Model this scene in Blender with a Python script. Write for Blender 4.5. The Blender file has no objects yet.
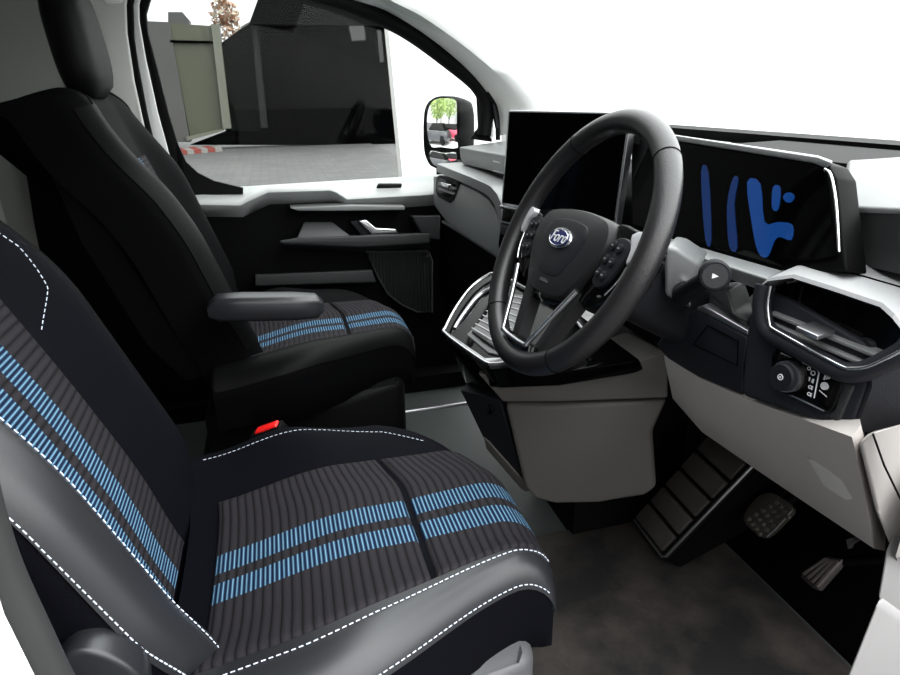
import bpy, bmesh, math, random
from mathutils import Vector, Matrix
from math import sin, cos, pi, radians
random.seed(7)
SC = bpy.context.scene
COL = SC.collection

# ------------------------------------------------------------------ camera
# X = towards the nose of the van, Y = towards its passenger side, Z = up, z 0 = cab floor
CAM = Vector((0.1251, -1.177, 1.0045)); YAW, PITCH, ROLL, FPX = 0.2641, 0.3754, -0.0156, 619.8
_f = Vector((sin(YAW)*cos(PITCH), cos(YAW)*cos(PITCH), -sin(PITCH)))
_r0 = Vector((cos(YAW), -sin(YAW), 0)); _u0 = _r0.cross(_f)
_r = _r0*cos(ROLL) + _u0*sin(ROLL); _u = _u0*cos(ROLL) - _r0*sin(ROLL)
cd = bpy.data.cameras.new('camera'); cam = bpy.data.objects.new('camera', cd); COL.objects.link(cam)
cd.sensor_fit = 'HORIZONTAL'; cd.sensor_width = 36; cd.lens = FPX/900*36; cd.clip_start = .02; cd.clip_end = 400
mw = Matrix((_r, _u, -_f)).transposed().to_4x4(); mw.translation = CAM; cam.matrix_world = mw
SC.camera = cam

# ------------------------------------------------------------------ light: overcast daylight, exposure
wd = bpy.data.worlds.new('sky'); SC.world = wd; wd.use_nodes = True
nt = wd.node_tree; bg = nt.nodes['Background']
tc = nt.nodes.new('ShaderNodeTexCoord'); sx = nt.nodes.new('ShaderNodeSeparateXYZ')
nt.links.new(tc.outputs['Generated'], sx.inputs[0])
def _m(op, a, b):
    n = nt.nodes.new('ShaderNodeMath'); n.operation = op
    for i, v in enumerate((a, b)):
        if isinstance(v, (int, float)): n.inputs[i].default_value = v
        else: nt.links.new(v, n.inputs[i])
    return n.outputs[0]
# overcast sky, brightest ahead of the van and overhead, dull low on the driver's side
_a = _m('ADD', _m('ADD', _m('MULTIPLY', sx.outputs['X'], .90), _m('MULTIPLY', sx.outputs['Z'], 1.2)), _m('ADD', _m('MULTIPLY', sx.outputs['Y'], -.14), .04))
_a = _m('MINIMUM', _m('MAXIMUM', _a, 0.0), 1.5)
_y = _m('MINIMUM', _m('MAXIMUM', _m('MULTIPLY', sx.outputs['Y'], 8.0), 0.0), 1.0)
_s = _m('MAXIMUM', _m('ADD', _m('MULTIPLY', _a, 5.0), .15), _m('MULTIPLY', _y, 1.35))
bg.inputs['Color'].default_value = (.985, .99, 1, 1); nt.links.new(_s, bg.inputs['Strength'])
SC.view_settings.view_transform = 'Standard'; SC.view_settings.look = 'None'
SC.view_settings.exposure = 0.15; SC.view_settings.gamma = 1.0; SC.view_settings.use_curve_mapping = False

# ------------------------------------------------------------------ helpers
def ray(px, py): return (_r*((px-450)/FPX) + _u*((337.5-py)/FPX) + _f)
def AX(px, py, ax, v):
    d = ray(px, py); i = 'xyz'.index(ax); return CAM + d*((v-CAM[i])/d[i])
def X(px, py, v): return AX(px, py, 'x', v)
def Y(px, py, v): return AX(px, py, 'y', v)
def Z(px, py, v): return AX(px, py, 'z', v)
def PL(px, py, pt, n):
    d = ray(px, py); n = Vector(n); return CAM + d*(((Vector(pt)-CAM).dot(n))/d.dot(n))
def V(*a): return Vector(a)

def mat(name, col, rough=.5, metal=0, bump=0, bscale=300, spec=.5, var=0, vscale=20, coat=0):
    m = bpy.data.materials.new(name); m.use_nodes = True; t = m.node_tree; b = t.nodes['Principled BSDF']
    b.inputs['Base Color'].default_value = (*col, 1); b.inputs['Roughness'].default_value = rough; b.inputs['Metallic'].default_value = metal
    b.inputs['Specular IOR Level'].default_value = spec; b.inputs['Coat Weight'].default_value = coat
    if bump or var:
        co = t.nodes.new('ShaderNodeTexCoord')
    if bump:
        n = t.nodes.new('ShaderNodeTexNoise'); n.inputs['Scale'].default_value = bscale; n.inputs['Detail'].default_value = 2
        t.links.new(co.outputs['Object'], n.inputs['Vector'])
        bp = t.nodes.new('ShaderNodeBump'); bp.inputs['Strength'].default_value = bump; bp.inputs['Distance'].default_value = .002
        t.links.new(n.outputs['Fac'], bp.inputs['Height']); t.links.new(bp.outputs[0], b.inputs['Normal'])
    if var:
        n = t.nodes.new('ShaderNodeTexNoise'); n.inputs['Scale'].default_value = vscale; n.inputs['Detail'].default_value = 5
        t.links.new(co.outputs['Object'], n.inputs['Vector'])
        mx = t.nodes.new('ShaderNodeMix'); mx.data_type = 'RGBA'
        mx.inputs[6].default_value = (*[c*(1-var) for c in col], 1); mx.inputs[7].default_value = (*[min(1, c*(1+var)) for c in col], 1)
        t.links.new(n.outputs['Fac'], mx.inputs[0]); t.links.new(mx.outputs[2], b.inputs['Base Color'])
    return m

def emis(name, col, s):
    m = bpy.data.materials.new(name); m.use_nodes = True; b = m.node_tree.nodes['Principled BSDF']
    b.inputs['Base Color'].default_value = (0, 0, 0, 1); b.inputs['Emission Color'].default_value = (*col, 1); b.inputs['Emission Strength'].default_value = s
    b.inputs['Roughness'].default_value = .15
    return m

def glass_mat():
    m = bpy.data.materials.new('window_glass'); m.use_nodes = True; t = m.node_tree
    for n in list(t.nodes): t.nodes.remove(n)
    o = t.nodes.new('ShaderNodeOutputMaterial'); mx = t.nodes.new('ShaderNodeMixShader')
    a = t.nodes.new('ShaderNodeBsdfTransparent'); a.inputs[0].default_value = (.93, .95, .94, 1)
    g = t.nodes.new('ShaderNodeBsdfGlossy'); g.inputs['Roughness'].default_value = 0.0
    lw = t.nodes.new('ShaderNodeLayerWeight'); pw = t.nodes.new('ShaderNodeMath'); pw.operation = 'POWER'; pw.inputs[1].default_value = 4; t.links.new(lw.outputs['Facing'], pw.inputs[0]); fr = t.nodes.new('ShaderNodeMath'); fr.operation = 'MULTIPLY_ADD'; fr.inputs[1].default_value = .12; fr.inputs[2].default_value = .008; t.links.new(pw.outputs[0], fr.inputs[0])
    t.links.new(fr.outputs[0], mx.inputs[0]); t.links.new(a.outputs[0], mx.inputs[1]); t.links.new(g.outputs[0], mx.inputs[2]); t.links.new(mx.outputs[0], o.inputs[0])
    return m

M = dict(
    leather_d_shaded=mat('navy_leather_passenger_shaded', (.0014, .0014, .0017), .7, spec=.05),  # seat body colour darkened for the shade on the passenger side
    accent=mat('spoke_silver', (.75, .75, .77), .45, metal=.6),
    sill=mat('sill_trim_grey', (.27, .265, .262), .5, bump=.15, bscale=800),
    leather_shaded=mat('leather_passenger_shaded', (.0028, .0028, .003), .5, bump=.05, bscale=420, spec=.07),  # darker copy of the leather, passenger side shade put into its colour
    skirt=mat('seat_skirt_grey', (.075, .076, .08), .45, bump=.2, bscale=800),
    leather=mat('black_leather', (.013, .0135, .016), .36, bump=.05, bscale=420, spec=.5),
    leather_d=mat('navy_leather_shaded', (.0020, .0021, .0038), .7, bump=.2, bscale=420, spec=.05),  # same leather as the near bolster, coloured as its shaded side
    seat_back=mat('seat_shell_black', (.003, .003, .003), .55, spec=.08),
    wheel=mat('wheel_leather', (.009, .0085, .0095), .36, bump=.2, bscale=500, spec=.55),
    hub=mat('airbag_cover', (.012, .012, .013), .5, bump=.2, bscale=700, spec=.3),
    black=mat('black_plastic', (.002, .002, .0022), .6, spec=.06),
    dark=mat('dark_plastic', (.010, .0105, .013), .5, bump=.2, bscale=800, spec=.22),
    navy=mat('slate_plastic', (.016, .0165, .022), .5, bump=.25, bscale=800, spec=.3),
    mid=mat('dash_grey', (.17, .176, .176), .36, bump=.12, bscale=800, spec=.8),
    midd=mat('dash_grey_dark', (.030, .031, .032), .5, bump=.3, bscale=800, spec=.3),
    light=mat('light_grey_plastic', (.54, .51, .485), .55, bump=.15, bscale=800),
    taupe=mat('console_grey', (.10, .093, .088), .5, bump=.15, bscale=800),
    pillar=mat('pillar_grey', (.86, .86, .85), .6, bump=.1, bscale=500),
    bulk=mat('bulkhead_grey', (.24, .245, .23), .6),
    gloss=mat('piano_black', (.0015, .0015, .0015), .10, spec=.16),
    screen=mat('screen_black', (.0008, .0008, .001), .05, spec=.05),
    chrome=mat('satin_chrome', (.72, .72, .74), .22, metal=1),
    silver=mat('silver_trim', (.55, .55, .57), .35, metal=1),
    rubber=mat('black_rubber', (.0045, .0045, .0045), .6, spec=.1),
    seal=mat('grey_rubber_seal', (.022, .022, .022), .5),
    paint=mat('white_paint', (.8, .81, .8), .3, coat=.3),
    stitch=mat('white_stitch', (.62, .68, .78), .6),
    red=mat('red_button', (.75, .012, .01), .35),
    floor=mat('floor_vinyl', (.038, .046, .044), .6, bump=.3, bscale=200, spec=.3),
    icon=mat('white_print', (.7, .7, .72), .5),
    greyprint=mat('grey_print', (.09, .09, .095), .5),
    blue=mat('enamel_blue', (.006, .012, .10), .2, coat=.4),
    display=emis('display_blue', (.004, .040, .18), 1.0),
    display2=emis('display_deep_blue', (.002, .018, .09), 1.0),
    glass=glass_mat(),
    mirror=mat('mirror_glass', (.93, .95, .95), .0, metal=1),
    rim=mat('tray_rubber', (.16, .16, .165), .5),
)

def finish(o, bevel=0, seg=3, ang=38, recalc=True):
    me = o.data
    bm = bmesh.new(); bm.from_mesh(me)
    bmesh.ops.remove_doubles(bm, verts=bm.verts, dist=1e-6)
    if recalc: bmesh.ops.recalc_face_normals(bm, faces=bm.faces)
    if bevel:
        es = [e for e in bm.edges if len(e.link_faces) == 2 and e.calc_face_angle(0) > radians(20)]
        try: bmesh.ops.bevel(bm, geom=es, offset=bevel, segments=seg, profile=.5, affect='EDGES', clamp_overlap=True)
        except Exception as ex: print('bevel', ex)
    bm.to_mesh(me); bm.free()
    for p in me.polygons: p.use_smooth = True
    me.set_sharp_from_angle(angle=radians(ang))
    return o

def raw(name, verts, faces, m, parent=None, bevel=0, seg=3, ang=38, recalc=True):
    me = bpy.data.meshes.new(name); me.from_pydata([tuple(v) for v in verts], [], faces); me.update()
    o = bpy.data.objects.new(name, me); COL.objects.link(o)
    if m is not None: me.materials.append(m)
    finish(o, bevel, seg, ang, recalc)
    if parent is not None: put(o, parent)
    return o

def put(o, parent):
    o.parent = parent
    wm = parent_world(parent)
    o.matrix_parent_inverse = wm.inverted()

def parent_world(p):
    m = p.matrix_basis.copy()
    while p.parent is not None:
        m = p.parent.matrix_basis @ p.matrix_parent_inverse @ m if False else (p.parent.matrix_basis @ p.matrix_parent_inverse) @ m
        p = p.parent
    return m

def slab(name, pts, ext, m, parent=None, bevel=0, seg=3, **k):
    """closed solid: polygon pts pushed along ext"""
    pts = [Vector(p) for p in pts]; ext = Vector(ext); n = len(pts)
    vs = pts + [p+ext for p in pts]
    fs = [tuple(range(n)), tuple(range(2*n-1, n-1, -1))] + [(i, (i+1) % n, n+(i+1) % n, n+i) for i in range(n)]
    return raw(name, vs, fs, m, parent, bevel, seg, **k)

def box(name, lo, hi, m, parent=None, bevel=0, seg=3):
    return slab(name, [(lo[0], lo[1], lo[2]), (hi[0], lo[1], lo[2]), (hi[0], hi[1], lo[2]), (lo[0], hi[1], lo[2])], (0, 0, hi[2]-lo[2]), m, parent, bevel, seg)

def hexa(name, a, b, m, parent=None, bevel=0, seg=3):
    """solid between two polygons of equal length"""
    n = len(a); vs = [Vector(p) for p in a] + [Vector(p) for p in b]
    fs = [tuple(range(n)), tuple(range(2*n-1, n-1, -1))] + [(i, (i+1) % n, n+(i+1) % n, n+i) for i in range(n)]
    return raw(name, vs, fs, m, parent, bevel, seg)

def spline(pts, n, closed=False):
    pts = [Vector(p) for p in pts]; out = []; N = len(pts)
    segs = N if closed else N-1
    for i in range(segs):
        g = (lambda j: pts[j % N]) if closed else (lambda j: pts[max(0, min(N-1, j))])
        p0, p1, p2, p3 = g(i-1), g(i), g(i+1), g(i+2)
        for k in range(n):
            t = k/n
            out.append(.5*((2*p1)+(p2-p0)*t+(2*p0-5*p1+4*p2-p3)*t*t+(3*p1-p0-3*p2+p3)*t**3))
    if not closed: out.append(pts[-1])
    return out

def loft(name, rings, m, parent=None, cap=True, closed_u=True, ang=50, recalc=True):
    n = len(rings[0]); vs = [v for r in rings for v in r]; fs = []
    for i in range(len(rings)-1):
        for j in range(n if closed_u else n-1):
            a = i*n+j; b = i*n+(j+1) % n; fs.append((a, b, b+n, a+n))
    if cap: fs += [tuple(range(n)), tuple(range(len(rings)*n-1, (len(rings)-1)*n-1, -1))]
    return raw(name, vs, fs, m, parent, 0, ang=ang, recalc=recalc)

def tube_data(path, r, n=10, closed=False, squash=1.0, up=None):
    P = [Vector(p) for p in path]; N = len(P); rings = []; prev = None
    for i in range(N):
        if closed: t = (P[(i+1) % N]-P[i-1]).normalized()
        else: t = (P[min(N-1, i+1)]-P[max(0, i-1)]).normalized()
        if up is not None: a = Vector(up)
        elif prev is None: a = Vector((0, 0, 1)) if abs(t.z) < .9 else Vector((1, 0, 0))
        else: a = prev
        s = (a - t*a.dot(t)).normalized(); w = t.cross(s); prev = s
        rr = r[i] if isinstance(r, (list, tuple)) else r
        rings.append([P[i] + s*(cos(2*pi*k/n)*rr*squash) + w*(sin(2*pi*k/n)*rr) for k in range(n)])
    vs = [v for q in rings for v in q]; fs = []
    for i in range(N if closed else N-1):
        for k in range(n):
            a = i*n+k; b = i*n+(k+1) % n; c = ((i+1) % N)*n+(k+1) % n; d = ((i+1) % N)*n+k
            fs.append((a, b, c, d))
    if not closed: fs += [tuple(range(n-1, -1, -1)), tuple(range((N-1)*n, N*n))]
    return vs, fs

def tube(name, path, r, m, parent=None, n=10, closed=False, squash=1.0, up=None):
    vs, fs = tube_data(path, r, n, closed, squash, up)
    return raw(name, vs, fs, m, parent, 0, ang=60)

def multi(name, parts, m, parent=None, bevel=0, seg=2, ang=45):
    vs, fs = [], []
    for v, f in parts:
        o = len(vs); vs += v; fs += [tuple(i+o for i in q) for q in f]
    return raw(name, vs, fs, m, parent, bevel, seg, ang)

def slabdata(pts, ext):
    pts = [Vector(p) for p in pts]; ext = Vector(ext); n = len(pts)
    return pts+[p+ext for p in pts], [tuple(range(n)), tuple(range(2*n-1, n-1, -1))]+[(i, (i+1) % n, n+(i+1) % n, n+i) for i in range(n)]

def cyl_data(c, ax, r0, r1, h, n=28, e=0.0):
    ax = Vector(ax).normalized(); a = Vector((0, 0, 1)) if abs(ax.z) < .9 else Vector((1, 0, 0)); s = ax.cross(a).normalized(); w = ax.cross(s)
    c = Vector(c); prof = [(0, r0), (h-e, r1), (h, r1-e)] if e else [(0, r0), (h, r1)]
    vs = []; fs = []
    for d, r in prof: vs += [c+ax*d+s*(cos(2*pi*k/n)*r)+w*(sin(2*pi*k/n)*r) for k in range(n)]
    for i in range(len(prof)-1):
        for k in range(n): fs.append((i*n+k, i*n+(k+1) % n, (i+1)*n+(k+1) % n, (i+1)*n+k))
    fs += [tuple(range(n-1, -1, -1)), tuple(range((len(prof)-1)*n, len(prof)*n))]
    return vs, fs

def cyl(name, c, ax, r0, r1, h, m, parent=None, n=28, e=0.0):
    v, f = cyl_data(c, ax, r0, r1, h, n, e); return raw(name, v, f, m, parent, 0, ang=35)

def thing(name, loc, label, cat, group=None):
    o = bpy.data.objects.new(name, None); COL.objects.link(o); o.location = loc; o.empty_display_size = .05
    o['label'] = label; o['category'] = cat
    if group: o['group'] = group
    return o
def tag(o, label, cat, group=None):
    o['label'] = label; o['category'] = cat
    if group: o['group'] = group
    return o
def struct(o): o['kind'] = 'structure'; return o

def text(name, body, size, o, right, up, m, parent, shear=0, depth=.0004, spacing=1):
    cu = bpy.data.curves.new(name, 'FONT'); cu.body = body; cu.size = size; cu.shear = shear; cu.extrude = depth
    cu.align_x = 'CENTER'; cu.align_y = 'CENTER'; cu.space_character = spacing
    ob = bpy.data.objects.new(name, cu); COL.objects.link(ob); cu.materials.append(m)
    r = Vector(right).normalized(); u = Vector(up); u = (u-r*u.dot(r)).normalized(); n = r.cross(u)
    mm = Matrix((r, u, n)).transposed().to_4x4(); mm.translation = Vector(o); ob.matrix_world = mm
    dg = bpy.context.evaluated_depsgraph_get(); me = bpy.data.meshes.new_from_object(ob.evaluated_get(dg))
    bpy.data.objects.remove(ob)
    me.transform(mm)
    q = bpy.data.objects.new(name, me); COL.objects.link(q)
    if not me.materials: me.materials.append(m)
    if parent is not None: put(q, parent)
    return q

# ================================================================== SETTING: van cab shell
GZ = -.65
struct(slab('floor', [(-.72, -.80, 0), (1.06, -.80, 0), (1.06, .80, 0), (-.72, .80, 0)], (0, 0, -.06), M['floor']))
struct(slab('wall_toeboard', [(1.06, -.80, -.05), (1.30, -.80, .26), (1.30, .80, .26), (1.06, .80, -.05)], (0, 0, .05), M['black']))
struct(box('wall_front', (1.30, -.84, .24), (1.34, .84, .90), M['black']))
wr = struct(box('wall_rear', (-.72, -.84, -.06), (-.68, .88, 1.41), M['bulk']))
# moulded bulges of the bulkhead behind the seats
for k, (y0, y1) in enumerate(((.60, .80), (.28, .44), (-.30, -.10), (-.66, -.46))):
    rg = []
    for z in (0.3, .5, .8, 1.1, 1.34):
        rg.append([V(-.69, y0-.05, z), V(-.65, y0, z), V(-.59, y0+.04, z), V(-.58, (y0+y1)/2, z), V(-.59, y1-.04, z), V(-.65, y1, z), V(-.69, y1+.05, z)])
    loft('bulkhead_rib', rg, M['bulk'], wr)
struct(slab('ceiling', [(-.72, -.86, 1.36), (-.72, .86, 1.36), (.10, .84, 1.36), (.30, .80, 1.31), (.30, -.80, 1.31), (.10, -.84, 1.36)], (0, 0, .05), M['pillar'], bevel=.01))

# passenger side: B-pillar trim, white body strip, seals, A-pillar
bp = [Y(92, -40, .83), Y(133, -40, .83), Y(126, 5, .83), Y(127, 33, .83), Y(134, 80, .83), Y(145, 130, .83), Y(154, 172, .83), Y(172, 260, .84), Y(60, 260, .84), Y(70, 0, .83)]
struct(slab('trim_1', bp, (0, .05, 0), mat('pillar_trim_grey', (.52, .52, .50), .6), bevel=.006))
tk = struct(slab('trim_2', [Y(104, 4, .825), Y(122, 3, .825), Y(127, -14, .825), Y(100, -14, .825)], (0, .03, 0), M['pillar'], bevel=.006))
struct(slab('wall_left', [V(-.70, .86, -.1), V(-.22, .86, -.1), V(-.22, .86, .74), V(-.27, .84, 1.36), V(-.70, .84, 1.36)], (0, .05, 0), M['bulk']))

# door aperture: body seal, white body strip
DY = .86
def dwin(pts): return [Y(a, b, .85) for a, b in pts]
def strip(name, left, right, y, m, parent=None, th=.02):
    return slab(name, [Y(p, q, y) for p, q in left]+[Y(p, q, y) for p, q in reversed(right)], (0, th, 0), m, parent, bevel=.003)
sl_a = [(128, -40), (125, 5), (126, 33), (133, 80), (144, 130), (153, 172), (163, 215)]
sl_b = [(142, -40), (133, 5), (134, 38), (138, 65), (147, 113), (158, 160), (170, 215)]
sl_c = [(150, -40), (139, 5), (139.5, 22), (146, 59), (158, 113), (170, 157), (184, 212)]
sl_d = [(170, -40), (150, 0), (146, 14), (148, 33), (158, 71), (168.5, 113), (179, 148), (194, 200)]
struct(strip('trim_3', sl_a, sl_b, .838, M['rubber']))
struct(strip('trim_4', sl_b, sl_c, .846, M['paint']))
# black panel added over the wall behind the passenger seat
struct(slab('trim_14', [Y(p, q, .835) for p, q in [(8, 104), (38, 120), (110, 120), (215, 300), (215, 480), (70, 480), (42, 265), (34, 225), (22, 150)]], (0, .02, 0), M['black'], bevel=.004))

# A-pillar trim (light), from windscreen edge to the door seal
ap_out = [(300, -40), (345, -4), (385, 10), (430, 38), (468, 70), (488, 94), (497, 112), (499, 136)]
ap_in = [(395, -40), (430, 0), (465, 27), (500, 55), (530, 80), (548, 96), (562, 107), (575, 122)]
rows = []
for (a, b), (c, d) in zip(ap_out, ap_in):
    p = Y(a, b, .80); q = Y(c, d, .68); mpt = (p+q)/2 + V(-.02, -.05, .0)
    q0 = p+V(.01, .03, 0)
    rows.append([q0, p, p*.72+q*.28+V(-.01, -.035, .008), mpt, p*.25+q*.75+V(-.008, -.035, .01), q, q+V(.03, .06, .02), p+V(.05, .07, .02)])
rr = [[Vector(v) for v in spline([r[k] for r in rows], 4)] for k in range(8)]
rings = [[rr[k][i] for k in range(8)] for i in range(len(rr[0]))]
struct(loft('trim_5', rings, M['pillar'], ang=60))
# small speaker slot at the pillar foot
slab('slot', [Y(493, 104, .785), Y(495, 106, .785), Y(499, 128, .785), Y(497, 128, .785)], (0, .02, 0), M['dark'], bpy.data.objects['trim_5'])
# driver side pillar foot and sill trims (light), lower right of the opening
struct(hexa('trim_6', [Y(886, 549, -.785), Y(930, 560, -.785), Y(930, 632, -.785), Y(900, 616, -.785), Y(877, 600, -.785)],
            [Y(886, 549, -.785)+V(.10, .06, 0), Y(930, 560, -.785)+V(.1, .06, 0), Y(930, 632, -.785)+V(.1, .06, 0), Y(900, 616, -.785)+V(.1, .06, 0), Y(877, 600, -.785)+V(.10, .06, 0)], M['sill'], bevel=.006))
struct(hexa('trim_7', [Y(877, 602, -.79), Y(900, 618, -.79), Y(935, 640, -.79), Y(935, 720, -.79), Y(835, 720, -.79), Y(848, 675, -.79)],
            [Y(877, 602, -.79)+V(.10, .05, 0), Y(900, 618, -.79)+V(.1, .05, 0), Y(935, 640, -.79)+V(.1, .05, 0), Y(935, 720, -.79)+V(.1, .05, 0), Y(835, 720, -.79)+V(.09, .04, 0), Y(848, 675, -.79)+V(.09, .04, 0)], M['sill'], bevel=.006))
# driver side B-pillar: dark door seal + white body beyond it
sp = [V(-.16, -.815, 1.37), V(-.105, -.825, 1.12), Y(-52, 360, -.83), Y(-36, 440, -.83), Y(-20, 510, -.83), Y(0, 570, -.83), Y(27, 628, -.83), Y(58, 690, -.83), Y(95, 750, -.83)]
tube('trim_8', spline(sp, 6), .0115, M['seal'], n=14)['kind'] = 'structure'
struct(slab('trim_9', [V(-.26, -.86, 1.37), V(-.17, -.86, 1.37), V(-.115, -.86, 1.12), Y(-50, 380, -.86), Y(-34, 470, -.86), Y(-14, 545, -.86), Y(8, 615, -.86), Y(40, 680, -.86), Y(75, 760, -.86), V(-.03, -.86, .30), V(-.26, -.86, .30)], (-.04, .03, 0), M['paint'], bevel=.004))
struct(slab('wall_right', [V(-.70, -.84, 0), V(-.30, -.84, 0), V(-.26, -.84, .75), V(-.30, -.84, 1.36), V(-.70, -.84, 1.36)], (0, .04, 0), M['bulk']))
# windscreen
struct(slab('window_1', [V(.31, -.80, 1.305), V(.31, .80, 1.305), V(1.24, .80, .895), V(1.24, -.80, .895)], (.003, 0, .005), M['glass']))
struct(box('trim_10', (1.22, -.84, .86), (1.32, .84, .905), M['black']))
struct(box('trim_13', (-.6, .80, -.08), (1.1, .90, .06), M['black']))
struct(box('trim_11', (.20, .655, -.02), (.95, .67, .008), M['silver'], bevel=.004))      # passenger door sill strip

# ================================================================== passenger door
dr = thing('door_1', (.2, .88, 0), 'black passenger door trim with light top edge, pull handle and speaker grille', 'door'); dr['kind'] = 'structure'
def D(px, py, y=.86): return Y(px, py, y)
# trim panel below the belt
slab('door_panel', [V(-.22, .875, -.02), V(.78, .875, -.02), V(.78, .875, .70), V(-.22, .875, .72)], (0, .04, 0), M['black'], dr, bevel=.008)
# light belt capping with the dropped section in front
top = [(150, 196), (190, 193), (235, 190), (300, 187), (360, 186), (405, 180), (440, 177)]
lip = [(150, 203), (180, 203), (240, 204), (250, 199), (268, 191), (330, 189), (336, 191), (347, 198), (420, 194), (450, 192)]
lipP = [D(a, b, .815) for a, b in lip]
def topat(x): return D(x, 195-(x-150)*.062, .90)
rings = []
for (a, b), p in zip(lip, lipP):
    t = topat(a); rings.append([p+V(0, .004, -.012), p+V(0, -.002, -.004), p, p+V(0, .012, .008), t+V(0, -.012, .010), t, t+V(0, .0, -.06), p+V(0, .06, -.05)])
loft('belt_cap', rings, mat('door_cap_grey', (.38, .39, .385), .5), dr, ang=50)
slab('belt_vent', [D(379, 185, .83), D(402, 185, .83), D(401, 188, .826), D(377, 188.5, .826)], (0, .01, .004), M['black'], dr)
# inner grab shelf (satin edge)
hexa('grab_shelf', [D(290, 208, .80), D(352, 205, .80), D(405, 206, .80), D(405, 210, .80), D(345, 211, .80), D(298, 211, .80)],
     [D(290, 208, .80)+V(0, .07, .0), D(352, 205, .80)+V(0, .07, 0), D(405, 206, .80)+V(0, .07, 0), D(405, 210, .80)+V(0, .07, 0), D(345, 211, .80)+V(0, .07, 0), D(298, 211, .80)+V(0, .07, 0)], M['mid'], dr, bevel=.003)
# armrest shelf
ar = hexa('armrest', [D(278, 241, .775), D(296, 238, .775), D(430, 233, .775), D(430, 243, .775), D(362, 247, .775), D(282, 244, .775)],
     [D(292, 239, .88), D(300, 237, .88), D(430, 232, .88), D(430, 250, .88), D(362, 254, .88), D(285, 250, .88)], M['midd'], dr, bevel=.006)
hexa('armrest_pad', [D(304, 222, .85), D(332, 222, .85), D(356, 240, .79), D(296, 240, .79)],
     [D(304, 222, .88), D(332, 222, .88), D(356, 243, .86), D(296, 243, .86)], M['skirt'], dr, bevel=.005)
hexa('storage_ridge', [D(255, 275, .82), D(372, 270, .82), D(376, 282, .82), D(255, 286, .82)],
     [D(255, 274, .88), D(372, 269, .88), D(376, 284, .88), D(255, 288, .88)], M['midd'], dr, bevel=.004)
hexa('lower_bulge', [D(412, 216, .80), D(440, 216, .78), D(440, 240, .78), D(424, 238, .80)],
     [D(408, 215, .88), D(440, 215, .88), D(440, 242, .88), D(420, 240, .88)], M['midd'], dr, bevel=.004)
# opener lever in its recess
rc = slab('handle_recess', [D(350, 222, .83), D(361, 220, .83), D(372, 235, .83), D(402, 236, .83), D(402, 241, .83), D(366, 241, .83)], (0, .05, 0), M['dark'], dr, bevel=.003)
slab('handle', [D(358, 221, .815), D(366, 219.5, .815), D(376, 228, .815), D(396, 229, .815), D(399, 233, .815), D(372, 234.5, .815)], (0, .018, 0), M['chrome'], dr, bevel=.004)
# speaker grille
gr = mat('grille_black', (.012, .013, .013), .5, spec=.4)
t = gr.node_tree; b = t.nodes['Principled BSDF']; co = t.nodes.new('ShaderNodeTexCoord'); wv = t.nodes.new('ShaderNodeTexWave')
wv.inputs['Scale'].default_value = 28; wv.inputs['Distortion'].default_value = .0; t.links.new(co.outputs['Object'], wv.inputs['Vector'])
bp_ = t.nodes.new('ShaderNodeBump'); bp_.inputs['Strength'].default_value = .9; bp_.inputs['Distance'].default_value = .004
t.links.new(wv.outputs['Fac'], bp_.inputs['Height']); t.links.new(bp_.outputs[0], b.inputs['Normal'])
gp = [(366, 252), (428, 251), (432, 260), (432, 312), (418, 312), (402, 305), (388, 294), (380, 280)]
sg = slab('speaker_grille', [D(a, c, .845) for a, c in gp], (0, .04, 0), gr, dr, bevel=.004)
tube('grille_rim', [D(a, c, .842) for a, c in gp], .0035, M['midd'], sg, n=8, closed=True)
cyl('fixing', D(425, 258, .842), (0, -1, 0), .012, .012, .006, M['dark'], sg, e=.002)
# window frame: black seals and glass
inner = [(182, 190), (178, 152), (165, 100), (148, 20), (146, 2), (152, -25)]
strip('window_seal', sl_c, sl_d, .85, M['rubber'], dr)
top_s = spline([D(a, c, .825) for a, c in [(285, -34), (302, -12), (347, 3), (403, 28), (453, 64), (478, 86), (486, 106), (484, 135)]], 6)
tube('window_seal', top_s, .025, M['rubber'], dr, n=10)
slab('seal_corner', [D(176, 140, .85), D(186, 162, .85), D(198, 173, .85), D(214, 181, .85), D(243, 188, .85), D(243, 194, .85), D(180, 196, .85)], (0, .012, 0), M['rubber'], dr)
slab('seal_corner', [D(477, 92, .83), D(479, 128, .83), D(474, 134, .83), D(470, 139, .83), D(492, 142, .83), D(489, 100, .83)], (0, .012, 0), M['rubber'], dr)
tube('door_edge', spline([D(a, c, .815) for a, c in [(486, 98), (491, 112), (492, 138)]], 5), .006, M['pillar'], dr)
tube('door_edge_seal', spline([D(a, c, .80) for a, c in [(487, 92), (496, 108), (498, 140)]], 5), .008, M['rubber'], dr)
wp = [(150, -30), (290, -30), (345, 7), (400, 32), (450, 68), (474, 90), (482, 108), (482, 150), (440, 195), (180, 198), (172, 152), (156, 95), (142, 20), (142, 0)]
wg = struct(slab('window_2', [D(a, c, .862) for a, c in wp], (0, .003, 0), M['glass']))

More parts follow.
